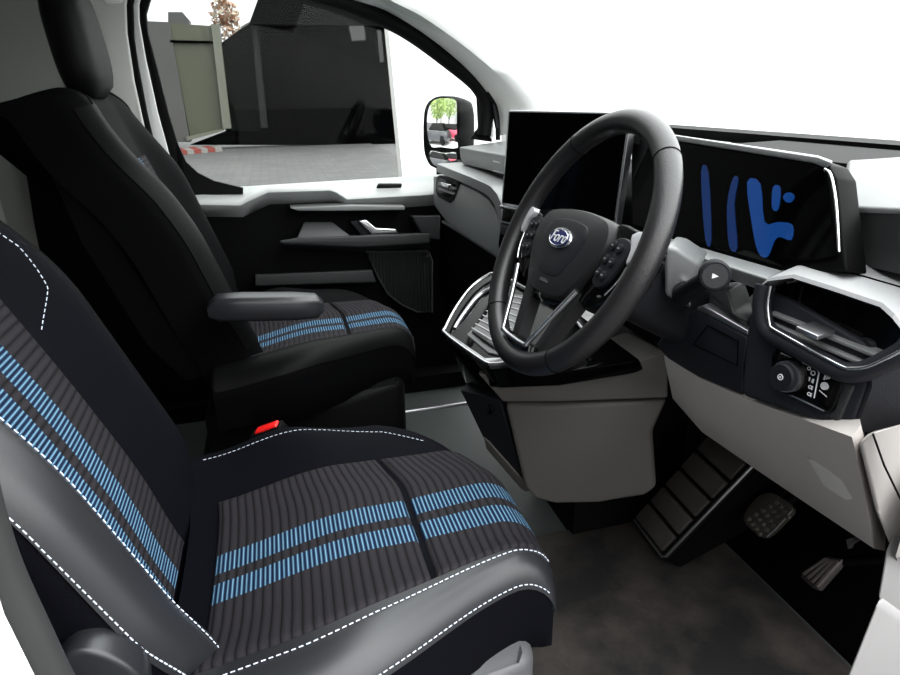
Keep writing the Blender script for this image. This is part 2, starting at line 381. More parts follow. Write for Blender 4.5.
# ================================================================== outside
def paver():
    m = bpy.data.materials.new('grey_pavers'); m.use_nodes = True; t = m.node_tree; b = t.nodes['Principled BSDF']; b.inputs['Roughness'].default_value = .7
    co = t.nodes.new('ShaderNodeTexCoord'); br = t.nodes.new('ShaderNodeTexBrick'); br.inputs['Scale'].default_value = 1
    br.inputs['Color1'].default_value = (.060, .060, .058, 1); br.inputs['Color2'].default_value = (.038, .038, .037, 1); br.inputs['Mortar'].default_value = (.03, .03, .03, 1)
    br.inputs['Brick Width'].default_value = .40; br.inputs['Row Height'].default_value = .20; br.inputs['Mortar Size'].default_value = .02
    t.links.new(co.outputs['Object'], br.inputs['Vector']); t.links.new(br.outputs['Color'], b.inputs['Base Color']); return m
struct(box('ground', (-90, -90, GZ-.3), (90, 90, GZ-.04), mat('asphalt', (.07, .07, .07), .9)))
struct(box('pavement_1', (15, -90, GZ-.2), (90, 90, GZ-.03), mat('pale_concrete', (.6, .6, .59), .9)))
struct(box('pavement_2', (-60, 1.2, GZ-.2), (-4, 13, GZ-.03), bpy.data.materials['pale_concrete']))
struct(slab('trim_12', [V(-4, 1.6, GZ-.03), V(3.6, 1.6, GZ-.03), V(3.6, 24, GZ-.03), V(-14, 24, GZ-.03), V(-14, 13, GZ-.03), V(-4, 13, GZ-.03)], (0, 0, .03), paver()))
BY = 22.0
bl = thing('garage_building', (0, BY, GZ), 'dark garage building across the paved yard, with pale green door', 'building')
def B(px, py, y=BY): return Y(px, py, y)
def bslab(name, pts, m, y=BY, dep=.6, parent=bl, **k): return slab(name, [B(a, c, y) for a, c in pts], (0, dep, 0), m, parent, **k)
greyw = mat('render_grey', (.05, .049, .047), .8, var=.15, vscale=.6); green = mat('green_door_paint', (.040, .044, .026), .5, var=.25, vscale=.5)
dk = mat('dark_opening', (.0006, .0007, .0006), .9, spec=.0); dk2 = mat('dark_glazing', (.0025, .0032, .0026), .5, spec=.02); pale = mat('pale_post', (.09, .094, .072), .6)
bslab('wall', [(120, 20), (169, 22), (190, 142), (120, 142)], greyw)
bslab('door', [(169, 23), (213, 26), (232, 128), (190, 136)], green, y=BY+.1)
bslab('door_rail', [(170, 40), (215, 41), (215, 43.5), (170, 42.5)], dk, y=BY)
bslab('post', [(211, 24), (219, 24), (231, 128), (223, 129)], pale, y=BY-.1)
bslab('sill', [(186, 137), (223, 129), (223, 131), (187, 141)], pale, y=BY-.12)
bslab('glazing', [(218, 45), (247, 25), (262, 25), (262, 131), (231, 131)], dk2, y=BY+.1)
bslab('post', [(251, 26), (257, 26), (268, 128), (261, 128)], mat('grey_post', (.012, .012, .012), .7, spec=.1), y=BY-.1)
bslab('opening', [(257, -40), (390, -40), (404, 145), (190, 145), (232, 129), (268, 127)], dk, y=BY+.3)
bslab('backing', [(216, 48), (249, 22), (395, 22), (404, 146), (226, 134)], dk, y=BY+.7)
bx = box('unseen_block', (-34, BY+.2, GZ), (B(125, 60)[0], BY+6, 9), greyw, bl)  # unseen block added so the driver display reflects something dark
bslab('canopy', [(249, 24), (395, 26), (395, -12), (262, -12)], mat('canopy_grey', (.004, .004, .004), .8, spec=.05), y=BY-.4)
bslab('canopy_edge', [(238, -12), (247, -12), (249, 22), (240, 27)], mat('white_fascia', (.6, .6, .58), .6), y=BY-.6)
bslab('bracket', [(349, 26), (364, 26), (366, 40), (352, 41)], mat('notice_grey', (.03, .03, .03), .6), y=BY-.5, dep=.15)
bslab('downpipe', [(377, 30), (381, 30), (384, 62), (380, 62)], mat('pipe_grey', (.015, .015, .015), .6), y=BY-.5, dep=.15)
bslab('roof_unit', [(168, 12), (182, 12), (189, 20), (189, 25), (168, 23)], mat('roof_dark', (.04, .04, .04), .7), y=BY+.2)
# red and white kerb
for i, c in enumerate([(.12, .012, .006), (.13, .12, .11)]*3):
    x0 = 180 + i*7
    k = slab('kerb_stone', [Z(x0, 151-i*.6, GZ+.12), Z(x0+6.8, 150.5-i*.6, GZ+.12), Z(x0+6.8-6, 147.6-i*.5, GZ+.12), Z(x0-6, 148.1-i*.5, GZ+.12)], (0, 0, -.12), mat('kerb_paint', c, .7))
    tag(k, ('red' if i % 2 == 0 else 'white') + ' painted kerb block in front of the green garage door', 'kerb', 'red kerb blocks by the garage' if i % 2 == 0 else 'white kerb blocks by the garage')
# white wall closing the yard on the right, and the pale facade ahead
ww = slab('yard_wall', [Y(393, 35, 8)+V(-.18, 0, 2.2), V(3.45, 8, 4.2), V(3.45, 8, GZ-.02), Y(403, 183, 8)+V(.03, 0, GZ+.2-.02)], (0, .3, 0), mat('white_render', (.9, .9, .89), .8))
tag(ww, 'white rendered yard wall seen beyond the door mirror', 'wall')
# rusty shrub above the green door
def leafy(name, c, r, n, cols, parent, size=.25, seed=1):
    rnd = random.Random(seed); vs, fs = [], []
    for i in range(n):
        d = Vector((rnd.gauss(0, 1), rnd.gauss(0, 1), rnd.gauss(0, 1))).normalized()*(rnd.random()**.4)
        p = Vector(c)+Vector((d.x*r[0], d.y*r[1], d.z*r[2])); a = Vector((rnd.gauss(0, 1), rnd.gauss(0, 1), rnd.gauss(0, 1))).normalized()
        bb = a.cross(Vector((rnd.gauss(0, 1), rnd.gauss(0, 1), rnd.gauss(0, 1)))).normalized(); s = size*rnd.uniform(.6, 1.3); k = len(vs)
        vs += [p-a*s, p+bb*s*.45, p+a*s, p-bb*s*.45]; fs.append((k, k+1, k+2, k+3))
    m = bpy.data.materials.new(name+'_leaves'); m.use_nodes = True; t = m.node_tree; b = t.nodes['Principled BSDF']; b.inputs['Roughness'].default_value = .6
    gi = t.nodes.new('ShaderNodeNewGeometry'); rp = t.nodes.new('ShaderNodeValToRGB'); t.links.new(gi.outputs['Random Per Island'], rp.inputs[0])
    rp.color_ramp.elements[0].color = (*cols[0], 1); rp.color_ramp.elements[1].color = (*cols[1], 1); t.links.new(rp.outputs[0], b.inputs['Base Color'])
    return raw(name, vs, fs, m, parent, recalc=False)
RY = BY+7.5
rc_ = B(226, 18, RY)
rt = thing('tree', (rc_.x, RY, GZ), 'rust brown tree rising behind the garage roof above the green door', 'tree')
leafy('foliage', rc_, (.65, .5, .9), 300, ((.22, .08, .03), (.4, .36, .28)), rt, .16, 5)
tube('trunk', [V(rc_.x, RY, GZ), V(rc_.x+.05, RY, 1.5), rc_+V(0, 0, .6)], [.12, .09, .03], M['pillar'], rt)

# street scene behind the van on its far side (seen in the door mirror): trees, cars
MC = Vector((.72, 1.12, .9)); MD = Vector((-.964, .267, 0))
def behind(dist, side, z=0): 
    s = Vector((-MD.y, MD.x, 0)); return Vector((MC.x, MC.y, GZ)) + MD*dist + s*side + V(0, 0, z)
for i, (dist, side, h, lab) in enumerate([(15, -1.2, 4.6, 'broad green street tree nearest behind the van, in the door mirror'), (19, 2.0, 5.4, 'tall yellow green street tree farther back, in the door mirror'), (24, -.5, 6.0, 'farthest street tree behind the parked cars, in the door mirror')]):
    p = behind(dist, side); tr = thing('street_tree', p, lab, 'tree')
    tube('trunk', [p, p+V(.1, 0, h*.35), p+V(-.1, .1, h*.7)], [.16, .12, .06], mat('bark', (.06, .045, .03), .9), tr)
    tube('branch', [p+V(.08, 0, h*.3), p+V(.5, -.7, h*.6)], [.07, .03], M['rubber'], tr); tube('branch', [p+V(.08, 0, h*.34), p+V(-.4, .8, h*.62)], [.07, .03], M['rubber'], tr)
    leafy('foliage', p+V(0, 0, h*.72), (1.7, 2.0, h*.33), 900, ((.10, .22, .03), (.42, .50, .16)), tr, .22, 10+i)
def car(p, ang, col, lab, grp=None):
    c = thing('car', p, lab, 'car', grp); fwd = Vector((cos(ang), sin(ang), 0)); sd = Vector((-sin(ang), cos(ang), 0))
    def q(a, s, z): return Vector(p)+fwd*a+sd*s+V(0, 0, z)
    bodyp = [(-2.0, .35), (-2.05, .8), (-1.6, .95), (1.0, .95), (1.9, .75), (2.05, .4), (1.9, .25), (-1.9, .25)]
    slab('body', [q(a, -.85, z) for a, z in bodyp], sd*1.7, mat('car_paint', col, .3, coat=.5), c, bevel=.08)
    cab = [(-1.7, .93), (-1.2, 1.42), (.2, 1.42), (.95, .93)]
    hexa('cabin', [q(a, -.78+(.12 if z > 1 else 0), z) for a, z in cab], [q(a, .78-(.12 if z > 1 else 0), z) for a, z in cab], M['gloss'], c, bevel=.05)
    for a in (-1.3, 1.25):
        for s in (-.86, .70): cyl('wheel', q(a, s, .32), sd, .32, .32, .16, M['rubber'], c, n=20)
car(behind(10.5, 1.25), 1.9, (.55, .05, .09), 'red car parked behind the van, in the door mirror')
car(behind(9.2, -.9), 1.75, (.03, .03, .035), 'black car parked behind the van, nearest in the door mirror')
car(behind(12.5, 3.6), 1.9, (.65, .65, .66), 'white car parked behind the red car, in the door mirror')

# ================================================================== door mirror (outside the passenger door)
mi = thing('door_mirror', (.72, 1.1, .85), 'black two part door mirror outside the passenger window', 'mirror')
mn = Vector((-.867, -.5, .03)).normalized()
def MP(px, py, o=0): return PL(px, py, V(.715, 1.10, .88)+mn*o, mn)
mo = [(424, 112), (427, 102), (434, 97), (446, 96), (456, 98), (460, 108), (460, 160), (458, 167), (440, 168), (428, 163), (424, 150)]
mo = [(424, 118), (427, 104), (435, 97), (447, 96), (457, 99), (461, 109), (461, 150), (457, 168), (434, 168), (427, 160), (424, 146)]
ou = [MP(a, c) for a, c in spline([V(a, c, 0) for a, c in mo], 3, True) for a, c in [(a, c)]] if False else [MP(v.x, v.y) for v in spline([V(a, c, 0) for a, c in mo], 3, True)]
cen = sum(ou, Vector())/len(ou)
rg = [[cen+(v-cen)*s - mn*d for v in ou] for s, d in ((.90, -.002), (.97, -.004), (1.0, .004), (1.0, .03), (.93, .07), (.7, .10), (.3, .115))]
loft('housing', rg, M['black'], mi, ang=60)
def mslab(name, pts, off, R=.75):
    """slightly domed mirror glass with a thin back"""
    ol = [MP(v.x, v.y, off) for v in spline([V(a, b, 0) for a, b in pts], 4, True)]; ce = sum(ol, Vector())/len(ol); rings = []
    for q in (.02, .2, .4, .6, .8, .95, 1.0):
        rings.append([ce+(v-ce)*q-mn*((v-ce).length*q)**2/(2*R) for v in ol])
    rings.append([v-mn*((v-ce).length**2/(2*R)+.004) for v in ol])
    return loft(name, rings, M['mirror'], mi, ang=70)
mslab('mirror_glass', [(426, 120), (429, 105), (436, 99), (447, 98.3), (454, 100), (456, 108), (456, 140), (455, 148), (440, 147), (428, 145)], .010)
mslab('convex_glass', [(430, 151), (444, 153), (455, 152.5), (456, 160), (450, 165), (436, 166), (430, 160)], .010)
hexa('mirror_arm', [Y(440, 164, 1.06), Y(462, 158, 1.06), Y(462, 180, 1.06), Y(440, 182, 1.06)], [Y(436, 166, .90), Y(458, 160, .90), Y(458, 184, .90), Y(436, 186, .90)], M['black'], mi, bevel=.008)

# ================================================================== seats
STR = (-.403+.43-.0, 0)   # (unused)
def fabric_mat():
    m = bpy.data.materials.new('ribbed_fabric'); m.use_nodes = True; t = m.node_tree; b = t.nodes['Principled BSDF']
    b.inputs['Roughness'].default_value = .75; b.inputs['Specular IOR Level'].default_value = .10
    uv = t.nodes.new('ShaderNodeUVMap'); s = t.nodes.new('ShaderNodeSeparateXYZ'); t.links.new(uv.outputs[0], s.inputs[0])
    def mth(op, a, bb=None, c=None):
        n = t.nodes.new('ShaderNodeMath'); n.operation = op
        for i, v in enumerate((a, bb, c)):
            if v is None: continue
            if isinstance(v, (int, float)): n.inputs[i].default_value = v
            else: t.links.new(v, n.inputs[i])
        return n.outputs[0]
    along, lat = s.outputs['X'], s.outputs['Y']
    fr = mth('FRACT', mth('MULTIPLY', along, 1/.0062))
    dash = mth('MULTIPLY', mth('GREATER_THAN', fr, .22), mth('LESS_THAN', fr, .80))
    core = mth('MULTIPLY', mth('GREATER_THAN', fr, .40), mth('LESS_THAN', fr, .62))
    d = mth('ABSOLUTE', mth('SUBTRACT', mth('ABSOLUTE', mth('ADD', lat, .0215)), .0295)); band = mth('LESS_THAN', d, .0195)
    # ribs
    rib = mth('POWER', mth('ABSOLUTE', mth('SINE', mth('MULTIPLY', along, pi/.0124))), .6)
    ns = t.nodes.new('ShaderNodeTexNoise'); ns.inputs['Scale'].default_value = 900; t.links.new(uv.outputs[0], ns.inputs['Vector'])
    base = t.nodes.new('ShaderNodeMix'); base.data_type = 'RGBA'; base.inputs[6].default_value = (.003, .003, .0035, 1); base.inputs[7].default_value = (.025, .0225, .0265, 1)
    t.links.new(mth('MULTIPLY', rib, mth('ADD', mth('MULTIPLY', ns.outputs['Fac'], 1.1), .25)), base.inputs[0])
    bl1 = t.nodes.new('ShaderNodeMix'); bl1.data_type = 'RGBA'; bl1.inputs[6].default_value = (.004, .010, .030, 1); bl1.inputs[7].default_value = (.026, .068, .125, 1); t.links.new(dash, bl1.inputs[0])
    bl2 = t.nodes.new('ShaderNodeMix'); bl2.data_type = 'RGBA'; bl2.inputs[7].default_value = (.14, .26, .36, 1); t.links.new(core, bl2.inputs[0]); t.links.new(bl1.outputs[2], bl2.inputs[6])
    fin = t.nodes.new('ShaderNodeMix'); fin.data_type = 'RGBA'; t.links.new(band, fin.inputs[0]); t.links.new(base.outputs[2], fin.inputs[6]); t.links.new(bl2.outputs[2], fin.inputs[7])
    t.links.new(fin.outputs[2], b.inputs['Base Color'])
    bp = t.nodes.new('ShaderNodeBump'); bp.inputs['Strength'].default_value = .8; bp.inputs['Distance'].default_value = .0015
    t.links.new(mth('ADD', rib, mth('MULTIPLY', ns.outputs['Fac'], .5)), bp.inputs['Height']); t.links.new(bp.outputs[0], b.inputs['Normal'])
    return m
FAB = fabric_mat()
def sstep(a, b, x):
    t = max(0, min(1, (x-a)/(b-a))); return t*t*(3-2*t)
def drape(e, flat, r):
    s = 1 if e >= 0 else -1; a = abs(e)
    if a <= flat: return e, 0.0
    th = min((a-flat)/r, pi/2)
    return s*(flat+r*sin(th)), r*(1-cos(th))+max(0, a-flat-r*pi/2)

def cushion(e, g, off=0.0):
    """e lateral arc length (+ = towards +y), g arc length from rear; returns local point"""
    y, dz = drape(e, .195 if e < 0 else .210, .045)
    x, dx = drape(g, .432, .06)
    zt = .393+.042*sstep(0, .26, x)
    bol = sstep(.10, .20, abs(y))
    zt += bol*((.042-.026*sstep(.05, .42, x)) if e < 0 else (.056-.026*sstep(.10, .44, x)))
    zt -= .008*max(0, 1-(y/.12)**2)*(1-sstep(.30, .45, x))
    k = .16 if e > 0 else .015
    sh = k*(max(0, abs(y)-.05)/.19)**1.8*sstep(.0, .47, x)
    if e < 0: y -= max(0, -y-.08)*(.34-.76*sstep(.14, .47, x))
    else: y *= 1-.04*sstep(.1, .45, x)
    return V(-.06+x-sh, y, max(.304, zt-dz-dx))
TH = radians(21)
BO = V(-.075, 0, .385); BH = V(-sin(TH), 0, cos(TH)); BN = V(cos(TH), 0, sin(TH))
def backrest(e, g, off=0.0):
    w = 1-.20*sstep(.42, .64, g)-.10*(1-sstep(.0, .12, g))
    y, d1 = drape(e, .185, .05)
    h, d2 = drape(g, .575, .055)
    bol = sstep(.09, .185, abs(y))*(.055-.045*sstep(.36, .60, h)-.02*(1-sstep(0, .12, h))*(1 if e > 0 else 0))
    bol += (.030*sstep(.10, .19, -y)*(1-sstep(.25, .50, h)))
    lum = .012*sstep(0, .18, h)*(1-sstep(.25, .5, h))*(1-(min(1, abs(y)/.15))**2)
    return BO + BH*h + BN*(bol+lum-d1-d2) + V(0, y*w, 0)
def normal(S, e, g):
    d = .002; a = S(e+d, g)-S(e-d, g); b = S(e, g+d)-S(e, g-d); n = b.cross(a).normalized(); return -n if S is backrest else n

def sheet(name, S, es, gs, m, parent, thick=None, off=0, uv=True, close=None):
    """surface patch; thick = solidify inwards, or close = function giving the rear/bottom point for the rim"""
    ne, ng = len(es), len(gs); vs = []; 
    for g in gs:
        for e in es:
            p = S(e, g)
            if off: p = p + normal(S, e, g)*off
            vs.append(p)
    fs = [(j*ne+i, j*ne+i+1, (j+1)*ne+i+1, (j+1)*ne+i) for j in range(ng-1) for i in range(ne-1)]
    uvs = [(g, e) for g in gs for e in es]
    if thick:
        n0 = len(vs)
        for j, g in enumerate(gs):
            for i, e in enumerate(es):
                vs.append(vs[j*ne+i]-normal(S, e, g)*thick); uvs.append((g, e))
        fs += [tuple(n0+k for k in reversed(f)) for f in fs[:]]
        rim = [i for i in range(ne)]+[j*ne+ne-1 for j in range(1, ng)]+[(ng-1)*ne+i for i in range(ne-2, -1, -1)]+[j*ne for j in range(ng-2, 0, -1)]
        for a, b in zip(rim, rim[1:]+rim[:1]): fs.append((b, a, a+n0, b+n0))
    elif close:
        rim = [i for i in range(ne)]+[j*ne+ne-1 for j in range(1, ng)]+[(ng-1)*ne+i for i in range(ne-2, -1, -1)]+[j*ne for j in range(ng-2, 0, -1)]
        n0 = len(vs); vs += [close(vs[a]) for a in rim]; uvs += [(0, 0)]*len(rim); R = len(rim)
        for k in range(R): fs.append((rim[(k+1) % R], rim[k], n0+k, n0+(k+1) % R))
        fs.append(tuple(n0+k for k in range(R)))
    me = bpy.data.meshes.new(name); me.from_pydata([tuple(v) for v in vs], [], fs); me.update()
    l = me.uv_layers.new(name='UVMap')
    for lp in me.loops: l.data[lp.index].uv = uvs[lp.vertex_index]
    for p in me.polygons: p.use_smooth = True
    me.set_sharp_from_angle(angle=radians(45)); me.materials.append(m)
    bm = bmesh.new(); bm.from_mesh(me); bmesh.ops.recalc_face_normals(bm, faces=bm.faces); bm.to_mesh(me); bm.free()
    o = bpy.data.objects.new(name, me); COL.objects.link(o); o.parent = parent
    return o
def lin(a, b, n): return [a+(b-a)*i/(n-1) for i in range(n)]

def insert(name, S, e0, e1, g0, g1, parent, step=.012):
    """padded fabric panel with soft rolled edges sitting on the surface S"""
    hgt = .007
    ne = int((e1-e0)/step)+1; ng = int((g1-g0)/step)+1
    es = sorted(set([e0, e0+.002, e0+.006]+lin(e0+.012, e1-.012, ne)+[e1-.006, e1-.002, e1])); gs = sorted(set([g0, g0+.002, g0+.006]+lin(g0+.012, g1-.012, ng)+[g1-.006, g1-.002, g1]))
    def edge(v, a, b):
        d = min(v-a, b-v); return min(1, max(0, d/.010))
    vs, uvs = [], []
    for g in gs:
        for e in es:
            q = min(edge(e, e0, e1), edge(g, g0, g1)); k = math.sqrt(max(0, 1-(1-q)**2))
            vs.append(S(e, g)+normal(S, e, g)*(hgt*k-.001)); uvs.append((g, e))
    ne, ng = len(es), len(gs)
    fs = [(j*ne+i, j*ne+i+1, (j+1)*ne+i+1, (j+1)*ne+i) for j in range(ng-1) for i in range(ne-1)]
    rim = [i for i in range(ne)]+[j*ne+ne-1 for j in range(1, ng)]+[(ng-1)*ne+i for i in range(ne-2, -1, -1)]+[j*ne for j in range(ng-2, 0, -1)]
    n0 = len(vs)
    for a in rim:
        vs.append(S(*uvs[a][::-1])-normal(S, *uvs[a][::-1])*.008); uvs.append(uvs[a])
    R = len(rim)
    for k in range(R): fs.append((rim[(k+1) % R], rim[k], n0+k, n0+(k+1) % R))
    me = bpy.data.meshes.new(name); me.from_pydata([tuple(v) for v in vs], [], fs); me.update()
    l = me.uv_layers.new(name='UVMap')
    for lp in me.loops: l.data[lp.index].uv = uvs[lp.vertex_index]
    for p in me.polygons: p.use_smooth = True
    me.materials.append(FAB)
    bm = bmesh.new(); bm.from_mesh(me); bmesh.ops.recalc_face_normals(bm, faces=bm.faces); bm.to_mesh(me); bm.free()
    o = bpy.data.objects.new(name, me); COL.objects.link(o); o.parent = parent
    return o

def stitches(name, S, path, parent, r=.0007, lift=.0039, L=.0048, gap=.0032):
    """dashes of thread along the (e,g) path"""
    pts = []
    for k in range(len(path)-1):
        for i in range(60):
            t = i/60; e = path[k][0]*(1-t)+path[k+1][0]*t; g = path[k][1]*(1-t)+path[k+1][1]*t
            pts.append(S(e, g)+normal(S, e, g)*lift)
    out = []; d = 0; cur = [pts[0]]; on = True
    for a, b in zip(pts, pts[1:]):
        seg = (b-a).length; pos = 0
        while pos < seg:
            lim = (L if on else gap)-d; st = min(lim, seg-pos); pos += st; d += st; p = a.lerp(b, pos/seg)
            if on: cur.append(p)
            if d >= (L if on else gap)-1e-9:
                if on and len(cur) > 1: out.append(tube_data([cur[0], cur[-1]], r, 5))
                on = not on; d = 0; cur = [p]
    vs, fs = [], []
    for v, f in out:
        o = len(vs); vs += v; fs += [tuple(i+o for i in q) for q in f]
    ob = raw(name, vs, fs, M['stitch']); ob.parent = parent
    return ob
def seam(name, S, path, parent, r=.0022, m=None):
    pts = []
    for k in range(len(path)-1):
        for i in range(16):
            t = i/16; pts.append(S(path[k][0]*(1-t)+path[k+1][0]*t, path[k][1]*(1-t)+path[k+1][1]*t))
    pts.append(S(*path[-1])); v, f = tube_data(pts, r, 6); ob = raw(name, v, f, m or M['black']); ob.parent = parent; return ob

def make_seat(cy, label, group=None):
    root = thing('seat', (0, 0, 0), label, 'seat', group)
    L = .21+.045*pi/2; es = [-L-.07, -L-.03]+lin(-L, -.195, 7)+lin(-.185, .185, 31)+lin(.195, L, 7)+[L+.03, L+.07]
    gs = lin(0, .425, 32)+lin(.432, .432+.06*pi/2, 8)+[.432+.06*pi/2+.02]
    cu = sheet('cushion', cushion, es, gs, M['leather_d'], root, close=lambda p: V(p.x*.96, p.y*.95, .30))
    # near bolster: same leather, coloured lighter as the lit side
    a = sheet('bolster', cushion, lin(-.254, -.178, 12), lin(.005, .522, 38), M['leather'], cu, thick=.006, off=.003)
    insert('fabric_panel', cushion, -.178, .135, .042, .320, cu); insert('fabric_panel', cushion, -.178, .135, .327, .512, cu)
    stitches('stitching', cushion, [(-.192, .02), (-.192, .30), (-.192, .46), (-.180, .505)], cu)
    stitches('stitching', cushion, [(-.247, .02), (-.247, .505)], cu)
    stitches('stitching', cushion, [(.205, .02), (.205, .30), (.19, .40), (.155, .44)], cu, r=.0005, lift=.0005)
    # backrest
    L = .185+.05*pi/2; es = [-L-.05]+lin(-L, -.185, 8)+lin(-.175, .175, 31)+lin(.185, L, 8)+[L+.05]
    gs = lin(-.07, .57, 38)+lin(.575, .575+.055*pi/2, 8)+[.575+.055*pi/2+.03]
    ba = sheet('backrest', backrest, es, gs, M['leather_d'], root, close=lambda p: p*1.0+V(-.035, 0, -.01))
    sheet('bolster', backrest, lin(-.240, -.150, 12), lin(.005, .58, 38), M['leather'], ba, thick=.006, off=.003)
    insert('fabric_panel', backrest, -.163, .105, -.01, .46, ba)
    
    stitches('stitching', backrest, [(-.190, .0), (-.178, .12), (-.174, .3), (-.172, .50)], ba)
    stitches('stitching', backrest, [(-.232, .0), (-.238, .25), (-.236, .50)], ba, r=.0008)
    stitches('stitching', backrest, [(.12, .36), (.155, .40), (.17, .46), (.16, .56)], ba, r=.0007, lift=.0005)
    seam('piping', backrest, [(.215, .02), (.215, .40), (.205, .56), (.15, .615)], ba, .003)
    seam('piping', backrest, [(-.225, .50), (-.205, .56), (-.15, .615), (.15, .615)], ba, .003)
    # rear shell
    ring = []
    for h, w, d in ((-.02, .20, .10), (.1, .225, .125), (.35, .225, .13), (.55, .20, .11), (.62, .16, .08)):
        c = BO+BH*h; ring.append([c+BN*-.045+V(0, w, 0), c+BN*-d+V(0, w*.9, 0), c+BN*-d+V(0, -w*.9, 0), c+BN*-.045+V(0, -w, 0)])
    o = loft('back_shell', ring, M['seat_back']); o.parent = root
    # head restraint on two posts
    hr = []
    hc = BO+BH*.66
    for i in range(13):
        t = i/12; h = -.005+.23*t; q = math.sqrt(max(.0, 1-abs(2*t-1)**3.2)); w = .12*(.45+.55*q)*(1-.12*t); d = .042*(.35+.65*q)
        c = hc+BH*h+BN*(-.02+.03*t)
        hr.append([c+V(0, w*math.copysign(abs(cos(a))**.6, cos(a)), 0)+BN*(d*math.copysign(abs(sin(a))**.7, sin(a))) for a in [2*pi*k/28 for k in range(28)]])
    h = loft('headrest', hr, M['leather'], ang=70); h.parent = root
    for s in (-.055, .055):
        v, f = tube_data([hc+BH*-.07+BN*-.03+V(0, s, 0), hc+BH*.04+BN*-.02+V(0, s, 0)], .006, 10); p = raw('headrest_post', v, f, M['chrome']); p.parent = h
    # base: front skirt + pedestal
    o = slab('seat_skirt', [V(.36, -.205, .33), V(.385, -.195, .325), V(.395, -.12, .325), V(.395, .12, .325), V(.38, .20, .325), V(-.10, .22, .31), V(-.10, -.22, .31), V(.2, -.225, .30)], (0, 0, -.17), M['skirt'], bevel=.02); o.parent = root
    o = box('pedestal', (-.12, -.19, 0.0), (.33, .19, .20), M['seat_back'], bevel=.01); o.parent = root
    # recliner cover at the hinge, door side
    pp = [Y(v.x, v.y+24, -.69)-V(0, cy, 0) for v in spline([V(a, b, 0) for a, b in [(52, 655), (62, 634), (84, 627), (112, 634), (138, 652), (146, 680), (140, 720), (70, 720)]], 4, True)]
    o = slab('recliner_cover', pp, (0, .04, 0), M['leather'], bevel=.012); o.parent = root
    root.location = (0, cy, 0)
    return root
ds = make_seat(-.43, 'black driver seat with blue striped ribbed fabric beside the steering wheel')
ps = thing('seat', (0, .43, 0), 'black passenger seat with folded down armrest by the far door', 'seat')
for ch in list(ds.children):
    if ch.name.startswith('recliner'): continue
    c = ch.copy(); COL.objects.link(c); c.parent = ps
    if ch.name.split('.')[0] in ('backrest', 'back_shell', 'headrest'): c.rotation_euler.y = radians(3 if not ch.name.startswith('headrest') else 8); c.location.x += (.016 if not ch.name.startswith('headrest') else -.047); c.location.z += (.05 if not ch.name.startswith('headrest') else -.022)
    def _swap(ob, m):
        ob.data = ob.data.copy(); ob.data.materials[0] = m
    if ch.name.startswith('seat_skirt'): _swap(c, M['seat_back'])  # same skirt, blackened for the shade on this side
    if ch.name.startswith('headrest'): _swap(c, M['leather_shaded'])
    if ch.name.startswith(('cushion', 'backrest')): _swap(c, M['leather_d_shaded'])
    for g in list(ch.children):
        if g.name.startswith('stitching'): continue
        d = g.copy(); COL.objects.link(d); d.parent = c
        if g.name.startswith('bolster'): _swap(d, M['leather_shaded'])
# passenger's inboard armrest
rg = []
for t, x, z, hz, hy in ((0, -.04, .592, .014, .022), (.05, -.02, .594, .026, .030), (.4, .03, .591, .027, .032), (.8, .13, .582, .027, .032), (.95, .18, .578, .024, .028), (1, .195, .577, .010, .016)):
    rg.append([V(x, -.29+hy*math.copysign(abs(cos(a))**.45, cos(a)), z+hz*math.copysign(abs(sin(a))**.45, sin(a))) for a in [2*pi*k/24 for k in range(24)]])
o = loft('armrest', rg, M['leather'], ang=60); o.parent = ps

# seat belt buckle beside the driver cushion
bk = thing('seat_belt_buckle', (.06, -.135, .40), 'black belt buckle with red button between the two seats', 'buckle')
def bq(x, y, z): return V(.062, -.135, .432)+V(.90, -.25, .35).normalized()*x*1.0+V(.25, .95, 0).normalized()*y+V(-.35, .05, .93).normalized()*z
hexa('buckle_body', [bq(-.030, -.016, -.01), bq(.034, -.016, -.01), bq(.034, .016, -.01), bq(-.030, .016, -.01)], [bq(-.030, -.015, .012), bq(.030, -.015, .012), bq(.030, .015, .012), bq(-.030, .015, .012)], M['black'], bk, bevel=.004)
hexa('release_button', [bq(-.020, -.011, .010), bq(.026, -.011, .010), bq(.026, .011, .010), bq(-.020, .011, .010)], [bq(-.018, -.010, .016), bq(.023, -.010, .016), bq(.023, .010, .016), bq(-.018, .010, .016)], M['red'], bk, bevel=.002)
tube('buckle_stalk', [bq(-.025, 0, 0), bq(-.06, .01, -.06), V(-.02, -.13, .30), V(-.03, -.14, .10)], .010, M['rubber'], bk)

# ================================================================== dashboard
da = thing('dashboard', (.9, 0, .6), 'two tone grey dashboard across the cab under the windscreen', 'dashboard')
# dark core body
slab('core', [V(.86, -.80, .50), V(.80, -.80, .70), V(.80, -.80, .80), V(.84, -.80, .845), V(1.24, -.80, .885), V(1.24, -.80, .45), V(1.0, -.80, .42)], (0, 1.60, 0), M['black'], da, bevel=.01)
# ---- passenger side
PQ = (V(.64, .6, .7), (-1, -.22, 0))
def Q(px, py, o=0): return PL(px, py, PQ[0]+V(o, 0, 0), PQ[1])
